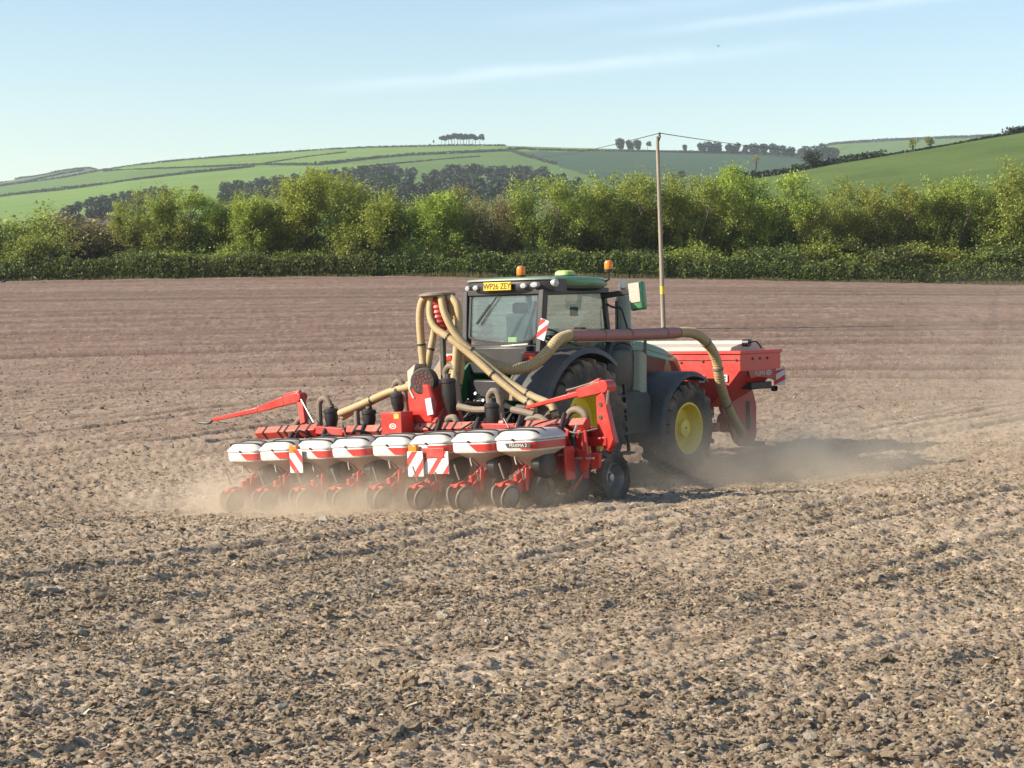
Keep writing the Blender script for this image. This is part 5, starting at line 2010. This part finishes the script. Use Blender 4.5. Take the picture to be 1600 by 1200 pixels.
row = make_row()
Pinv = PLANTER_M.inverted()
for i, x in enumerate(ROW_X):
    r = row if i == 0 else copy_tree(row)
    r.parent = PLT
    w = PRESS_M @ Vector((x, -3.7, 0))
    q = Pinv @ w
    r.location = Vector((q.x, -PY + (q.y + 3.7), q.z))
    r.rotation_euler = (0, R_((.6, -.8, .9, -.3, .7, -.9, .4, 0)[i]), R_((.25, -.2, .1, -.3, .2, .15, -.2, 0)[i]))
    if i == 7:
        dcl = [c for c in r.children if c.name.startswith('hopper_band')][0]
        text_mesh('lettering', 'MAXIMA 3', .062, Matrix.Translation((.08, -3.4765, .808)) @ Matrix(((1, 0, 0, 0), (0, 0, -1, 0), (0, 1, 0, 0), (0, 0, 0, 1))), M['white'], dcl)
        mb = MB(); mb.prism([(-.10, .78), (-.14, .84), (.30, .84), (.27, .78)], .002, lambda a, b, t: Vector((a, -3.4738 - t, b)))
        mb.build('dark_print', M['dark'], dcl)

# ---- hydraulic lines and cables slung along the frame
rc_ = random.Random(9)
for q_ in range(14):
    x0 = -2.7 + q_ * .39
    x2 = x0 + rc_.uniform(.3, .9)
    mb = MB()
    mb.tube(spline([(x0, -2.38, 1.06 + rc_.uniform(-.05, .1)), ((x0 * .6 + x2 * .4), -2.52, .92 + rc_.uniform(-.12, .12)), ((x0 * .3 + x2 * .7), -2.56, .98 + rc_.uniform(-.15, .15)), (x2, -2.40, 1.04 + rc_.uniform(-.1, .1))], 6), rc_.choice([.011, .014, .018]), 6)
    pb(mb, 'cable', M[rc_.choice(['black', 'black', 'hose_grey'])])

# ---- coulters ahead of the rows
for x in ROW_X:
    mb = MB()
    mb.bar((x + .12, -2.05, .92), (x + .12, -2.15, .30), .06, .12, up=(0, 1, 0)); mb.bar((x + .12, -2.12, .42), (x + .12, -2.45, .18), .04, .06)
    o = pb(mb, 'coulter', M['red_dull'], .008)
    mb = MB(); mb.lathe([(0, .006), (.20, .004), (.215, 0), (.20, -.004), (0, -.006)], c=(x + .12, -2.25, .20), n=26)
    pb(mb, 'coulter_disc', M['dark'], 0, o)

# ---- transport wheels at both ends
for s, yy in ((1, -1.62), (-1, -1.62)):
    c = pl(952, 746, y=yy) if s > 0 else Vector((-2.78, yy, .38))
    c.z = .36 if s < 0 else c.z
    mb = MB()
    mb.lathe([(.20, .10 * s), (.19, .115 * s), (.165, .05 * s), (.15, -.02 * s), (.06, 0), (.05, .05 * s), (0, .055 * s)], c=c, n=30)
    o = pb(mb, 'transport_wheel', M['steel'])
    mb = MB(); mb.lathe([(.20, .10), (.27, .125), (.33, .115), (.35, .06), (.352, -.06), (.33, -.115), (.27, -.125), (.20, -.10)], c=c, n=36, close=True)
    for k in range(16):
        a = 2 * math.pi * k / 16
        for ss in (-1, 1):
            mb.bar(c + Vector((0, math.cos(a) * .352, math.sin(a) * .352)), c + Vector((ss * .10, math.cos(a + .18) * .352, math.sin(a + .18) * .352)), .03, .025, up=(0, math.cos(a), math.sin(a)))
    pb(mb, 'transport_tyre', M['rubber'], 0, o)
    mb = MB(); mb.bar(c + Vector((-s * .16, 0, 0)), c + Vector((-s * .16, -.1, .62)), .08, .10, up=(1, 0, 0)); mb.bar(c + Vector((-s * .18, 0, 0)), c, .06, .06)
    pb(mb, 'wheel_arm', M['red_dull'], .01, o)

# ---- marker arms
h, t = pl(470, 620, y=-2.2), pl(333, 656, y=-2.2)
f = pl(476, 662, y=-2.25)
k1 = pl(446, 626, y=-2.2); k2 = pl(405, 640, y=-2.2)
mb = MB()
mb.bar(h, k1, .10, .16, h1=.15); mb.bar(k1, k2, .10, .15, w1=.07, h1=.09); mb.bar(k2, t, .07, .085, w1=.05, h1=.055)
mb.bar(h + Vector((.0, 0, .03)), f, .09, .12, up=(1, 0, 0)); mb.bar(k1 + Vector((0, 0, .09)), h + Vector((0, 0, .08)), .05, .05)
mb.lathe([(0, -.08), (.07, -.08), (.07, .08), (0, .08)], c=h, axis='y', n=16)
ma = pb(mb, 'marker_arm', M['red'], .012)
mb = MB(); mb.tube(spline([t, t + Vector((-.12, 0, -.05)), pl(307, 660, y=-2.2)], 4), [.022] * 8 + [.012], 8)
pb(mb, 'marker_tip', M['black'], 0, ma)
mb = MB(); mb.tube([h + Vector((.03, -.05, 0)), pl(490, 660, y=-2.3)], .014, 6); mb.tube([k2, k2 + Vector((0, 0, .07))], .02, 6)
pb(mb, 'marker_strut', M['steel'], 0, ma)

h2, e2 = pl(944, 604, y=-2.15), pl(822, 637, y=-2.15)
m1, m2_ = pl(905, 615, y=-2.15), pl(888, 620, y=-2.15)
f2 = pl(951, 698, y=-2.1)
mb = MB()
mb.bar(h2, m1, .12, .17, h1=.13); mb.bar(m1, e2, .08, .075, w1=.05, h1=.05); mb.bar(h2 + Vector((-.05, 0, .10)), m2_ + Vector((0, 0, .03)), .05, .045)
mb.lathe([(0, -.10), (.09, -.10), (.09, .10), (0, .10)], c=h2 + Vector((.04, 0, .0)), axis='y', n=16)
pst = [pl(932, 620, y=-2.2), pl(944, 612, y=-2.2), pl(950, 640, y=-2.2), pl(962, 692, y=-2.2), pl(952, 704, y=-2.2), pl(934, 664, y=-2.2)]
mb.prism([(p_.x, p_.z) for p_ in pst], .10, lambda a, b, t_: Vector((a, -2.22 + t_, b)))
mk = pb(mb, 'marker_arm', M['red'], .012, smooth=.4)
mk['label'] = 'right marker arm folded up against the wheel'
mb = MB()
for v_ in (632, 652):
    c_ = pl(938, v_, y=-2.225); mb.lathe([(.028, .0), (.028, -.006), (0, -.006)], c=c_, axis='y', n=14)
mb.tube([e2, e2 + Vector((-.16, 0, .02))], .035, 10)
pb(mb, 'marker_pivot', M['dark'], 0, mk)
mb = MB()
mb.tube(spline([pl(885, 610, y=-2.2), pl(900, 606, y=-2.2), pl(920, 600, y=-2.2), pl(940, 598, y=-2.2)], 4), .014, 6)
mb.tube([pl(951, 610, y=-2.3), pl(949, 632, y=-2.3)], .02, 6)
pb(mb, 'marker_hose', M['hose_grey'], 0, mk)

# ---- right hand end frame: plates, ties, valves
mb = MB()
for u0, v0, u1, v1, y_, w_ in ((868, 690, 905, 712, -2.45, .16), (905, 672, 912, 735, -2.4, .12), (880, 668, 888, 712, -2.3, .10), (915, 690, 950, 690, -2.2, .12), (862, 716, 935, 712, -2.45, .08), (930, 672, 958, 700, -2.15, .16)):
    a, b = pl(u0, v0, y=y_), pl(u1, v1, y=y_)
    mb.bar(a, b, .07, w_, up=(0, 0, 1) if abs(b.x - a.x) > abs(b.z - a.z) else (1, 0, 0))
for pq, y_, t_ in ((((900, 706), (916, 702), (922, 712), (916, 738), (906, 738)), -2.56, .05), (((921, 708), (937, 708), (936, 731), (924, 734)), -2.50, .06), (((862, 712), (878, 708), (884, 722), (878, 738), (866, 738)), -2.60, .05),
                   (((868, 672), (884, 680), (890, 700), (872, 706), (858, 690)), -2.45, .05), (((840, 690), (858, 694), (862, 712), (846, 712)), -2.40, .04)):
    p0 = [pl(u, v, y=y_) for u, v in pq]
    mb.prism([(p_.x, p_.z) for p_ in p0], t_, lambda a, b, q_, y_=y_: Vector((a, y_ + q_, b)))
ef = pb(mb, 'end_frame', M['red'], .012, smooth=.4)
mb = MB()
for u, v in ((842, 672), (850, 676), (897, 676), (900, 668)):
    c_ = pl(u, v, y=-2.5); mb.tube([c_ + Vector((-.02, 0, -.05)), c_ + Vector((.02, 0, .03))], .022, 8)
for u, v in ((870, 706), (905, 716), (922, 716)):
    c_ = pl(u, v, y=-2.6); mb.box(c_, (.12, .03, .025))
pb(mb, 'bolts', M['steel'], 0, ef)
mb = MB()
mb.tube(spline([pl(876, 666, y=-2.5), pl(873, 690, y=-2.55), pl(862, 704, y=-2.65), pl(846, 713, y=-2.75)], 6), .018, 8)
mb.tube(spline([pl(836, 672, y=-2.6), pl(846, 684, y=-2.7), pl(846, 697, y=-2.8)], 6), .016, 8)
mb.tube(spline([pl(845, 728, y=-2.75), pl(858, 714, y=-2.7), pl(880, 710, y=-2.6), pl(898, 704, y=-2.5)], 6), .016, 8)
pb(mb, 'hydraulic_hose', M['cream'], 0, ef)
mb = MB()
mb.tube([pl(893, 676, y=-2.42), pl(899, 702, y=-2.42)], .045, 12); mb.tube([pl(899, 702, y=-2.42), pl(902, 718, y=-2.42)], .022, 10)
mb.box(pl(888, 722, y=-2.42), (.16, .10, .12)); mb.box(pl(855, 682, y=-2.3), (.14, .12, .14))
pb(mb, 'hydraulic_cylinder', M['dark'], .01, ef)
mb = MB()
mb.prism([(0, 0), (.035, 0), (.05, -.44), (.015, -.44)], .03, lambda a, b, t: pl(911, 672, y=-2.58) + Vector((a, t, b)))
mb.prism([(0, 0), (.05, 0), (-.05, -.30), (-.09, -.30)], .03, lambda a, b, t: pl(884, 672, y=-2.58) + Vector((a, t, b)))
pb(mb, 'end_brace', M['red'], .004, ef)
for x in (-2.2, -1.3, -.4, .55, 1.5, 2.35):
    mb = MB()
    mb.box((x, -2.30, .86), (.16, .16, .24)); mb.tube(spline([(x, -2.40, .90), (x + .1, -2.62, .98), (x + .22, -2.6, .78)], 4), .02, 6)
    pb(mb, 'drive_motor', M['dark'], .015)


# ---- boards with slanted red stripes
def board(c, w, h, lean, name='warning_board'):
    mb = MB(); mb.box(c, (w, .014, h))
    o = pb(mb, name, M['sign_white'], .003)
    k = w * 1.15
    for b0 in ([-h / 2 - k * .62, -h / 2 + h * .36] if w < .4 else [-h / 2 - k * .95, -h / 2 - k * .38, -h / 2 + k * .19]):
        poly_ = []
        for a, b in ((-w / 2, b0), (-w / 2, b0 + h * .34), (w / 2, b0 + h * .34 + k), (w / 2, b0 + k)):
            poly_.append((a, b))
        # clip to the board
        def clip(P_, lo, hi):
            def half(P__, keep, inter):
                out_ = []
                for i_ in range(len(P__)):
                    A, B = P__[i_], P__[(i_ + 1) % len(P__)]
                    if keep(A): out_.append(A)
                    if keep(A) != keep(B): out_.append(inter(A, B))
                return out_
            for lim, sg in ((lo, 1), (hi, -1)):
                P_ = half(P_, lambda p_, lim=lim, sg=sg: sg * (p_[1] - lim) >= 0, lambda A, B, lim=lim: (A[0] + (B[0] - A[0]) * (lim - A[1]) / (B[1] - A[1]), lim))
                if not P_: return P_
            return P_
        poly_ = clip(poly_, -h / 2 + .002, h / 2 - .002)
        if len(poly_) >= 3:
            mb = MB()
            mb.prism([(a * lean * .99, b) for a, b in poly_], .003, lambda a, b, t_: c + Vector((a, -.0072 - t_, b)))
            pb(mb, 'board_stripe', M['sign_red'], 0, o, smooth=0)
    return o


b1 = board(pl(463, 720.5, y=-3.52), .26, .34, -1)
mb = MB(); mb.box(pl(459.5, 702, y=-3.50), (.15, .06, .11)); pb(mb, 'marker_lamp', M['amber'], .01, b1)
b2 = board(pl(649.5, 725, y=-3.55), .28, .34, 1)
mb = MB(); mb.box(pl(646, 702, y=-3.52), (.15, .06, .11)); pb(mb, 'marker_lamp', M['amber'], .01, b2)
b3 = board(pl(681, 723, y=-3.50), .46, .30, 1)
mb = MB(); mb.box(pl(678, 708, y=-3.49), (.40, .05, .14)); pb(mb, 'lamp_bracket', M['red_dull'], .01, b3)

# ---- control box
c = pl(621, 663, y=-2.55)
mb = MB(); mb.box(c, (.40, .26, .36)); bx = pb(mb, 'control_box', M['red'], .012)
mb = MB(); mb.box(c + Vector((.11, -.133, .12)), (.09, .004, .065)); pb(mb, 'yellow_label', M['sticker'], 0, bx)
mb = MB(); mb.lathe([(.062, 0), (.062, -.004), (.042, -.004), (.042, 0)], axis='y', n=24, close=True); mb.box((0, -.002, 0), (.05, .004, .03))
mb.v = [(c.x + .03 + x * 1.1, c.y - .1305 + y, c.z - .02 + z * .65) for x, y, z in mb.v]
pb(mb, 'emblem', M['white'], 0, bx)

# ---- fan and its housing
c = pl(670, 626, y=-2.15)
mb = MB()
out = [(-.23, -.34), (.24, -.34), (.28, -.05), (.20, .22), (.05, .30), (-.12, .36), (-.21, .24), (-.25, 0)]
mb.prism(out, .46, lambda a, b, t_: Vector((c.x + a, c.y - .20 + t_, c.z + b)))
fn = pb(mb, 'fan_housing', M['red'], .05, smooth=.5)
mb = MB(); mb.box(c + Vector((.20, -.215, -.08)), (.11, .02, .24), Matrix.Rotation(R_(-8), 3, 'Y')); pb(mb, 'fan_decal', M['sign_white'], 0, fn)
c3 = pl(660, 596, y=-2.35)
mb = MB(); mb.lathe([(.0, .0), (.17, .0), (.195, .03), (.20, .14), (.18, .16)], axis='y', n=28)
q = Matrix.Rotation(R_(22), 3, 'Z')
mb.v = [tuple(c3 + q @ Vector(v)) for v in mb.v]
pb(mb, 'fan_intake', M['dark'], 0, fn)
mb = MB()
for r_, k_ in ((.04, 5), (.085, 8), (.13, 12)):
    for j in range(k_):
        a = 2 * math.pi * j / k_
        m3 = MB(); m3.lathe([(.013, -.001), (.013, -.006), (0, -.006)], c=(math.cos(a) * r_, 0, math.sin(a) * r_), axis='y', n=8)
        mb.add([tuple(c3 + q @ Vector(v)) for v in m3.v], m3.f)
pb(mb, 'intake_hole', M['red_dull'], 0, fn)
mb = MB()
mb.loft([[c3 + Vector((-.27, -.02, .16)), c3 + Vector((-.27, .20, .16)), c3 + Vector((-.10, .20, .26)), c3 + Vector((-.10, -.02, .26))], [c3 + Vector((-.27, -.02, -.10)), c3 + Vector((-.27, .20, -.10)), c3 + Vector((-.235, .20, -.10)), c3 + Vector((-.235, -.02, -.10))], [c3 + Vector((-.20, -.02, -.24)), c3 + Vector((-.20, .20, -.24)), c3 + Vector((-.15, .20, -.24)), c3 + Vector((-.15, -.02, -.24))]])
pb(mb, 'intake_shroud', M['cream'], .01, fn)

# ---- distribution head with riser and hoses
hd = pl(683, 459, y=-2.05)
mb = MB(); mb.lathe([(0, .025), (.17, .022), (.26, .0), (.27, -.03), (.22, -.05), (0, -.05)], c=hd, axis='z', n=32)
dh = pb(mb, 'distribution_head', M['hose_grey'])
mb = MB(); mb.lathe([(.09, -.06)] + [(.115 + .012 * (k % 2), -.10 - .035 * k) for k in range(12)] + [(.06, -.54), (.05, -.60)], c=hd + Vector((.04, 0, 0)), axis='z', n=20)
pb(mb, 'riser_tube', M['red_dull'], 0, dh)
mb = MB(); mb.bar(hd + Vector((.04, .02, -.5)), pl(696, 650, y=-2.0), .07, .07, up=(1, 0, 0))
pb(mb, 'head_mast', M['dark'], .01, dh)
HOSES = [
    ([(669, 461, -2.05), (659, 473, -2.08), (656, 500, -2.1), (659, 545, -2.1), (661, 580, -2.1), (650, 600, -2.12), (610, 612, -2.15), (560, 634, -2.2), (531, 646, -2.2)], .066, 'hose'),
    ([(678, 462, -1.98), (675, 490, -1.95), (677, 520, -1.98), (672, 550, -2.05), (664, 585, -2.05), (640, 600, -2.08), (600, 618, -2.1), (556, 640, -2.12), (535, 652, -2.12)], .060, 'hose'),
    ([(674, 463, -2.14), (672, 490, -2.18), (680, 512, -2.2), (705, 530, -2.18), (740, 558, -2.1), (775, 590, -2.05), (812, 620, -2.0), (832, 634, -2.0), (833, 655, -2.0)], .062, 'hose'),
    ([(689, 463, -2.16), (695, 490, -2.2), (712, 522, -2.16), (742, 553, -2.05), (785, 590, -1.95), (830, 618, -1.9), (860, 632, -1.9), (868, 652, -1.92)], .062, 'hose'),
    ([(700, 462, -2.05), (714, 476, -2.05), (717, 505, -2.05), (714, 540, -2.1), (711, 580, -2.12), (706, 606, -2.15)], .066, 'hose'),
    ([(694, 462, -1.98), (703, 478, -1.95), (714, 510, -1.96), (720, 550, -2.0), (720, 580, -2.0), (716, 604, -2.0)], .060, 'hose'),
]
for pts, r_, m_ in HOSES:
    pth = spline([pl(u, v, y=y_) for u, v, y_ in pts], 7)
    mb = ribbed(pth, r_ * .88)
    o = pb(mb, 'seed_hose', M[m_])
    for j in (20, 34, 46):
        if j + 1 < len(pth):
            mb = MB()
            d = (pth[j + 1] - pth[j]).normalized() * .014
            mb.tube([pth[j] - d, pth[j] + d], r_ * .88 + .006, 12)
            pb(mb, 'hose_tie', M['black'], 0, o)

# ---- black separators with their bend hoses
for u, v, h_, r_, bend in ((518, 654, .30, .105, -1), (577, 655, .28, .10, -1), (622, 628, .26, .105, 0), (703, 614, .42, .12, 0), (771, 652, .40, .11, 0)):
    c = pl(u, v, y=-2.15)
    mb = MB()
    mb.lathe([(0, h_ / 2 + .07), (.05, h_ / 2 + .07), (.055, h_ / 2 + .01), (r_ * .95, h_ / 2), (r_ + .012, h_ / 2 - .02), (r_ + .012, h_ / 2 - .06), (r_, h_ / 2 - .07), (r_ * .98, -.02), (r_ * .62, -h_ / 2), (.04, -h_ / 2 - .10)], c=c, axis='z', n=24)
    cy_ = pb(mb, 'separator', M['black'])
    mb = MB()
    if bend:
        mb.tube(spline([c + Vector((.02, -.01, h_ / 2 + .02)), c + Vector((-.04, -.02, h_ / 2 + .13)), c + Vector((-.13, -.03, h_ / 2 + .16)), c + Vector((-.21, -.03, h_ / 2 + .08)), c + Vector((-.225, -.03, -.05)), c + Vector((-.21, -.05, -.22))], 6), .045, 10)
    else:
        mb.tube(spline([c + Vector((-.06, 0, h_ / 2 + .0)), c + Vector((-.06, 0, h_ / 2 + .10)), c + Vector((.02, 0, h_ / 2 + .17)), c + Vector((.10, .02, h_ / 2 + .10)), c + Vector((.12, .04, -.05)), c + Vector((.12, .05, -.25))], 6), .045, 10)
    pb(mb, 'bend_hose', M['hose_grey'], 0, cy_)
# small bends lower down
for pts in ([(645, 668), (650, 652), (664, 646), (676, 654), (680, 668)], [(695, 668), (700, 655), (710, 653), (716, 664)], [(820, 668), (826, 655), (840, 652), (852, 658), (860, 668)], [(884, 663), (890, 645), (902, 640), (914, 648), (918, 663)], [(462, 664), (470, 654), (480, 654), (486, 664)], [(716, 635), (740, 640), (760, 640)], [(800, 640), (815, 643), (835, 648)]):
    mb = MB()
    mb.tube(spline([pl(u, v, y=-2.2) for u, v in pts], 6), .048, 10)
    pb(mb, 'bend_hose', M['hose_grey'])

# ---- supply line from the front tank: sagging ochre hose, pink pipe, ochre hose down to the tank
T2P = PLANTER_M.inverted() @ TRACTOR_M
tpp = lambda u, v, **k: T2P @ tl(u, v, **k)
sup = [pl(700, 640, y=-1.95), pl(712, 570, y=-1.9), pl(735, 556, y=-1.85), tpp(765, 568, y=-1.5), tpp(800, 577, y=-1.35), tpp(832, 570, y=-1.15), tpp(855, 551, y=-.95), tpp(873, 531, y=-.75), tpp(892, 523.5, x=1.22)]
mb = ribbed(spline(sup, 8), .086, 14)
so = pb(mb, 'supply_hose', M['hose'])
pa, pe = tpp(890, 524, x=1.22), tpp(1060, 519.5, x=1.22)
mb = MB(); mb.tube([pa.lerp(pe, k / 10) + Vector((0, 0, -.012 * math.sin(math.pi * k / 10))) for k in range(11)], .086, 16)
mb.lathe([(.105, 0)], n=3) if False else None
pp = pb(mb, 'supply_pipe', M['pipe'])
for k in (.0, .28, .52, .86, .99):
    mb = MB()
    a = pa.lerp(pe, k); d = (pe - pa).normalized() * .012
    mb.tube([a - d, a + d], .092, 14)
    pb(mb, 'pipe_clamp', M['hose_grey'], 0, pp)
mb = MB()
for u, v0, v1 in ((1008, 530, 556), (942, 532, 545)):
    a = tpp(u, v0, x=1.18); b = tpp(u, v1, x=.95); mb.bar(a, b, .05, .03)
mb.bar(tpp(900, 534, x=1.2) , tpp(1055, 529, x=1.2), .03, .03)
pb(mb, 'pipe_stay', M['shield'], .005, pp)
dn = [tpp(1052, 520, x=1.22), tpp(1075, 519, x=1.23), tpp(1094, 526, x=1.25), tpp(1111, 545, x=1.25), tpp(1120, 565, x=1.25), tpp(1124, 590, x=1.24), tpp(1132, 622, x=1.18), tpp(1146, 655, x=1.0), tpp(1158, 676, x=.86), tpp(1152, 690, x=.72)]
mb = ribbed(spline(dn, 8), .082, 14)
so = pb(mb, 'supply_hose', M['hose'])
for j in (20, 36, 50):
    mb = MB()
    P_ = spline(dn, 8); d = (P_[j + 1] - P_[j]).normalized() * .02
    mb.tube([P_[j] - d, P_[j] + d], .094, 12)
    pb(mb, 'hose_tie', M['hose_grey'], 0, so)


# ================================================================== POLE, WIRES, BIRDS
PYd = 63.0
pb0 = at(1037.5, 512, PYd)
pb0.z = float(base_z(pb0.x, PYd)) - .4
pt0 = at(1027, 213, PYd)
pole = MB()
pole.tube([pb0.lerp(pt0, k / 8) for k in range(9)], [.090 - .026 * k / 8 for k in range(9)], 16)
po = empty('utility_pole'); po.location = (pb0.x, pb0.y, pb0.z + .4)
tag(po, 'weathered wooden power pole standing in the field behind the tractor', 'utility pole')
off = -Vector(po.location)
o = pole.build('pole_shaft', M['pole_wood'], po, loc=off)
k = (512 - 444) / (512 - 213)
mb = MB(); a = pb0.lerp(pt0, k)
mb.tube([a, a + (pt0 - pb0).normalized() * .30], .087, 16)
mb.build('yellow_tag', M['sticker'], po, loc=off)
ins = at(1030.5, 208, PYd)
mb = MB(); mb.bar(pt0 + Vector((.03, -.02, -.25)), pt0 + Vector((.12, -.02, .02)), .05, .05); mb.lathe([(.02, -.10), (.05, -.08), (.03, -.05), (.055, -.02), (.03, .02), (.0, .04)], c=ins, axis='z', n=14); mb.tube([pt0 + Vector((.11, -.02, 0)), ins], .018, 8)
mb.build('insulator', M['dark'], po, loc=off)


def wire(end, sag, label):
    pts = []
    for k in range(41):
        t_ = k / 40
        p_ = ins.lerp(end, t_)
        p_.z -= sag * 4 * t_ * (1 - t_)
        pts.append(p_)
    mb = MB(); mb.tube([p_ - ins for p_ in pts], .017, 5)
    o = mb.build('overhead_wire', M['dark'], None, loc=ins)
    tag(o, label, 'wire')


wire(at(800, 236, 330), 1.0, 'thin overhead wire running left from the pole top to the hill')
wire(at(1330, 229, 330), .8, 'thin overhead wire running right from the pole top to the tree belt')


def crow(u, v, Y, s, rot, label):
    mb = MB()
    mb.loft([[Vector((x, math.cos(a) * r, z + math.sin(a) * r)) for a in [2 * math.pi * q / 10 for q in range(10)]] for x, z, r in ((-.26, .17, .015), (-.16, .20, .05), (-.02, .24, .085), (.10, .29, .08), (.17, .34, .05), (.22, .38, .052), (.27, .385, .035), (.30, .375, .012), (.36, .365, .003))])
    b = mb.build('crow', M['feather'])
    p = at(u, v, Y)
    p.z = float(field(np.array([p.x]), np.array([Y]))[0][0]) - .01
    b.location = p
    b.rotation_euler.z = rot
    b.scale = (s, s, s)
    tag(b, label, 'bird', 'crows on the field edge')
    mb = MB(); mb.tube([(.02, .03, 0), (.03, .03, .20)], .008, 5); mb.tube([(.0, -.03, 0), (.01, -.03, .20)], .008, 5)
    mb.build('legs', M['dark'], b)
    mb = MB(); mb.loft([[Vector((-.36, -.03, .14)), Vector((-.36, .03, .14)), Vector((-.36, .03, .15)), Vector((-.36, -.03, .15))], [Vector((-.20, -.04, .17)), Vector((-.20, .04, .17)), Vector((-.20, .04, .20)), Vector((-.20, -.04, .20))]])
    mb.build('tail', M['feather'], b)


crow(7, 446, 122, 1.0, .4, 'black crow standing nearest the left edge of the picture')
crow(57, 442, 125, 1.0, 2.6, 'black crow on the field edge, middle one of three')
crow(110, 440, 126, 1.05, .2, 'black crow on the field edge, right one of three')
mb = MB()
mb.loft([[Vector((x, math.cos(a) * r, math.sin(a) * r)) for a in [2 * math.pi * q / 8 for q in range(8)]] for x, r in ((-.2, .01), (-.05, .05), (.08, .05), (.18, .01))])
fb = mb.build('flying_bird', M['feather'])
for s in (-1, 1):
    mb = MB(); mb.add([(.06, 0, .02), (-.07, 0, .02), (-.10, s * .22, .14), (.05, s * .20, .15), (-.08, s * .42, .10)], [(0, 1, 2, 3), (3, 2, 4)])
    mb.build('wing', M['feather'], fb)
fb.location = at(1122, 72, 160); fb.rotation_euler.z = 1.2; fb.scale = (1, 1, 1)
tag(fb, 'tiny dark bird flying high in the blue sky', 'bird')


# ================================================================== AIR: dust and haze
def dust_box(name, Mx, size, dens, label, scale, falls, step=.25, col=(.90, .78, .61)):
    """closed box of drifting dust, thick near the ground"""
    mb = MB(); mb.box((0, 0, size[2] / 2), size)
    k = NT(name)
    for n_ in list(k.t.nodes):
        if n_ != k.out: k.t.nodes.remove(n_)
    pv = k.n('VolumePrincipled')
    pv.inputs['Color'].default_value = (*col, 1)
    pv.inputs['Anisotropy'].default_value = 0.2
    co = k.coord('Object')
    sp = k.n('SeparateXYZ'); k.l(co, sp.inputs[0])
    nz = k.noise(scale, 5, .62, co)
    edge = None
    for i_, hs in ((0, size[0] / 2), (1, size[1] / 2)):
        e = k.math('DIVIDE', k.math('ABSOLUTE', sp.outputs[i_]), hs)
        e = k.math('SUBTRACT', 1.0, k.math('POWER', e, 2.0))
        edge = e if edge is None else k.math('MULTIPLY', edge, k.math('MAXIMUM', e, 0))
    top = k.math('MAXIMUM', k.math('SUBTRACT', 1.0, k.math('DIVIDE', sp.outputs[2], size[2])), 0.0)
    top = k.math('POWER', top, falls)
    nn = k.ramp(nz, [(0.40, 0.0), (0.66, 1.0)])
    d = k.math('MULTIPLY', k.math('MULTIPLY', k.math('MAXIMUM', edge, 0), top), k.math('MULTIPLY', nn, dens))
    k.l(d, pv.inputs['Density'])
    k.l(pv.outputs[0], k.out.inputs['Volume'])
    o = mb.build(name, k.mat, None, smooth=0)
    o.matrix_world = Mx
    tag(o, label, kind='stuff')
    return o


def ground_M(M0, x, y, dz=-.15):
    p = M0 @ Vector((x, y, 0))
    m = M0.copy()
    m.translation = p + Vector((0, 0, dz))
    return m


dust_box('dust_cloud', ground_M(PRESS_M, -1.1, -3.8), (6.4, 3.4, 1.25), 3.6, 'tan dust boiling up round the left press wheels of the planter', 1.7, 2.4)
dust_box('dust_cloud', ground_M(PRESS_M, 1.6, -3.2), (4.4, 3.0, 1.0), 1.1, 'thin dust behind the right half of the planter', 1.4, 2.0)
dust_box('dust_cloud', ground_M(TRACTOR_M, 2.6, 3.0), (6.4, 8.0, 1.5), 1.5, 'grey dust hanging round the foot of the front wheel', 1.0, 1.8)
dust_box('dust_cloud', ground_M(TRACTOR_M, 5.0, 9.0), (7.0, 9.0, 3.6), .30, 'faint sunlit dust drifting ahead of the red tank', .5, 1.2)

xs0, xs1, ys0, ys1 = -1600, 1700, -40, 3200
mb = MB(); mb.box(((xs0 + xs1) / 2, (ys0 + ys1) / 2, 92), (xs1 - xs0, ys1 - ys0, 240))
k = NT('haze')
for n_ in list(k.t.nodes):
    if n_ != k.out: k.t.nodes.remove(n_)
pv = k.n('VolumePrincipled')
pv.inputs['Color'].default_value = (.80, .89, 1.0, 1)
pv.inputs['Density'].default_value = .00011
pv.inputs['Anisotropy'].default_value = 0.1
k.l(pv.outputs[0], k.out.inputs['Volume'])
hzb = mb.build('haze', k.mat, None, smooth=0)
tag(hzb, 'pale summer haze over the valley', kind='stuff')
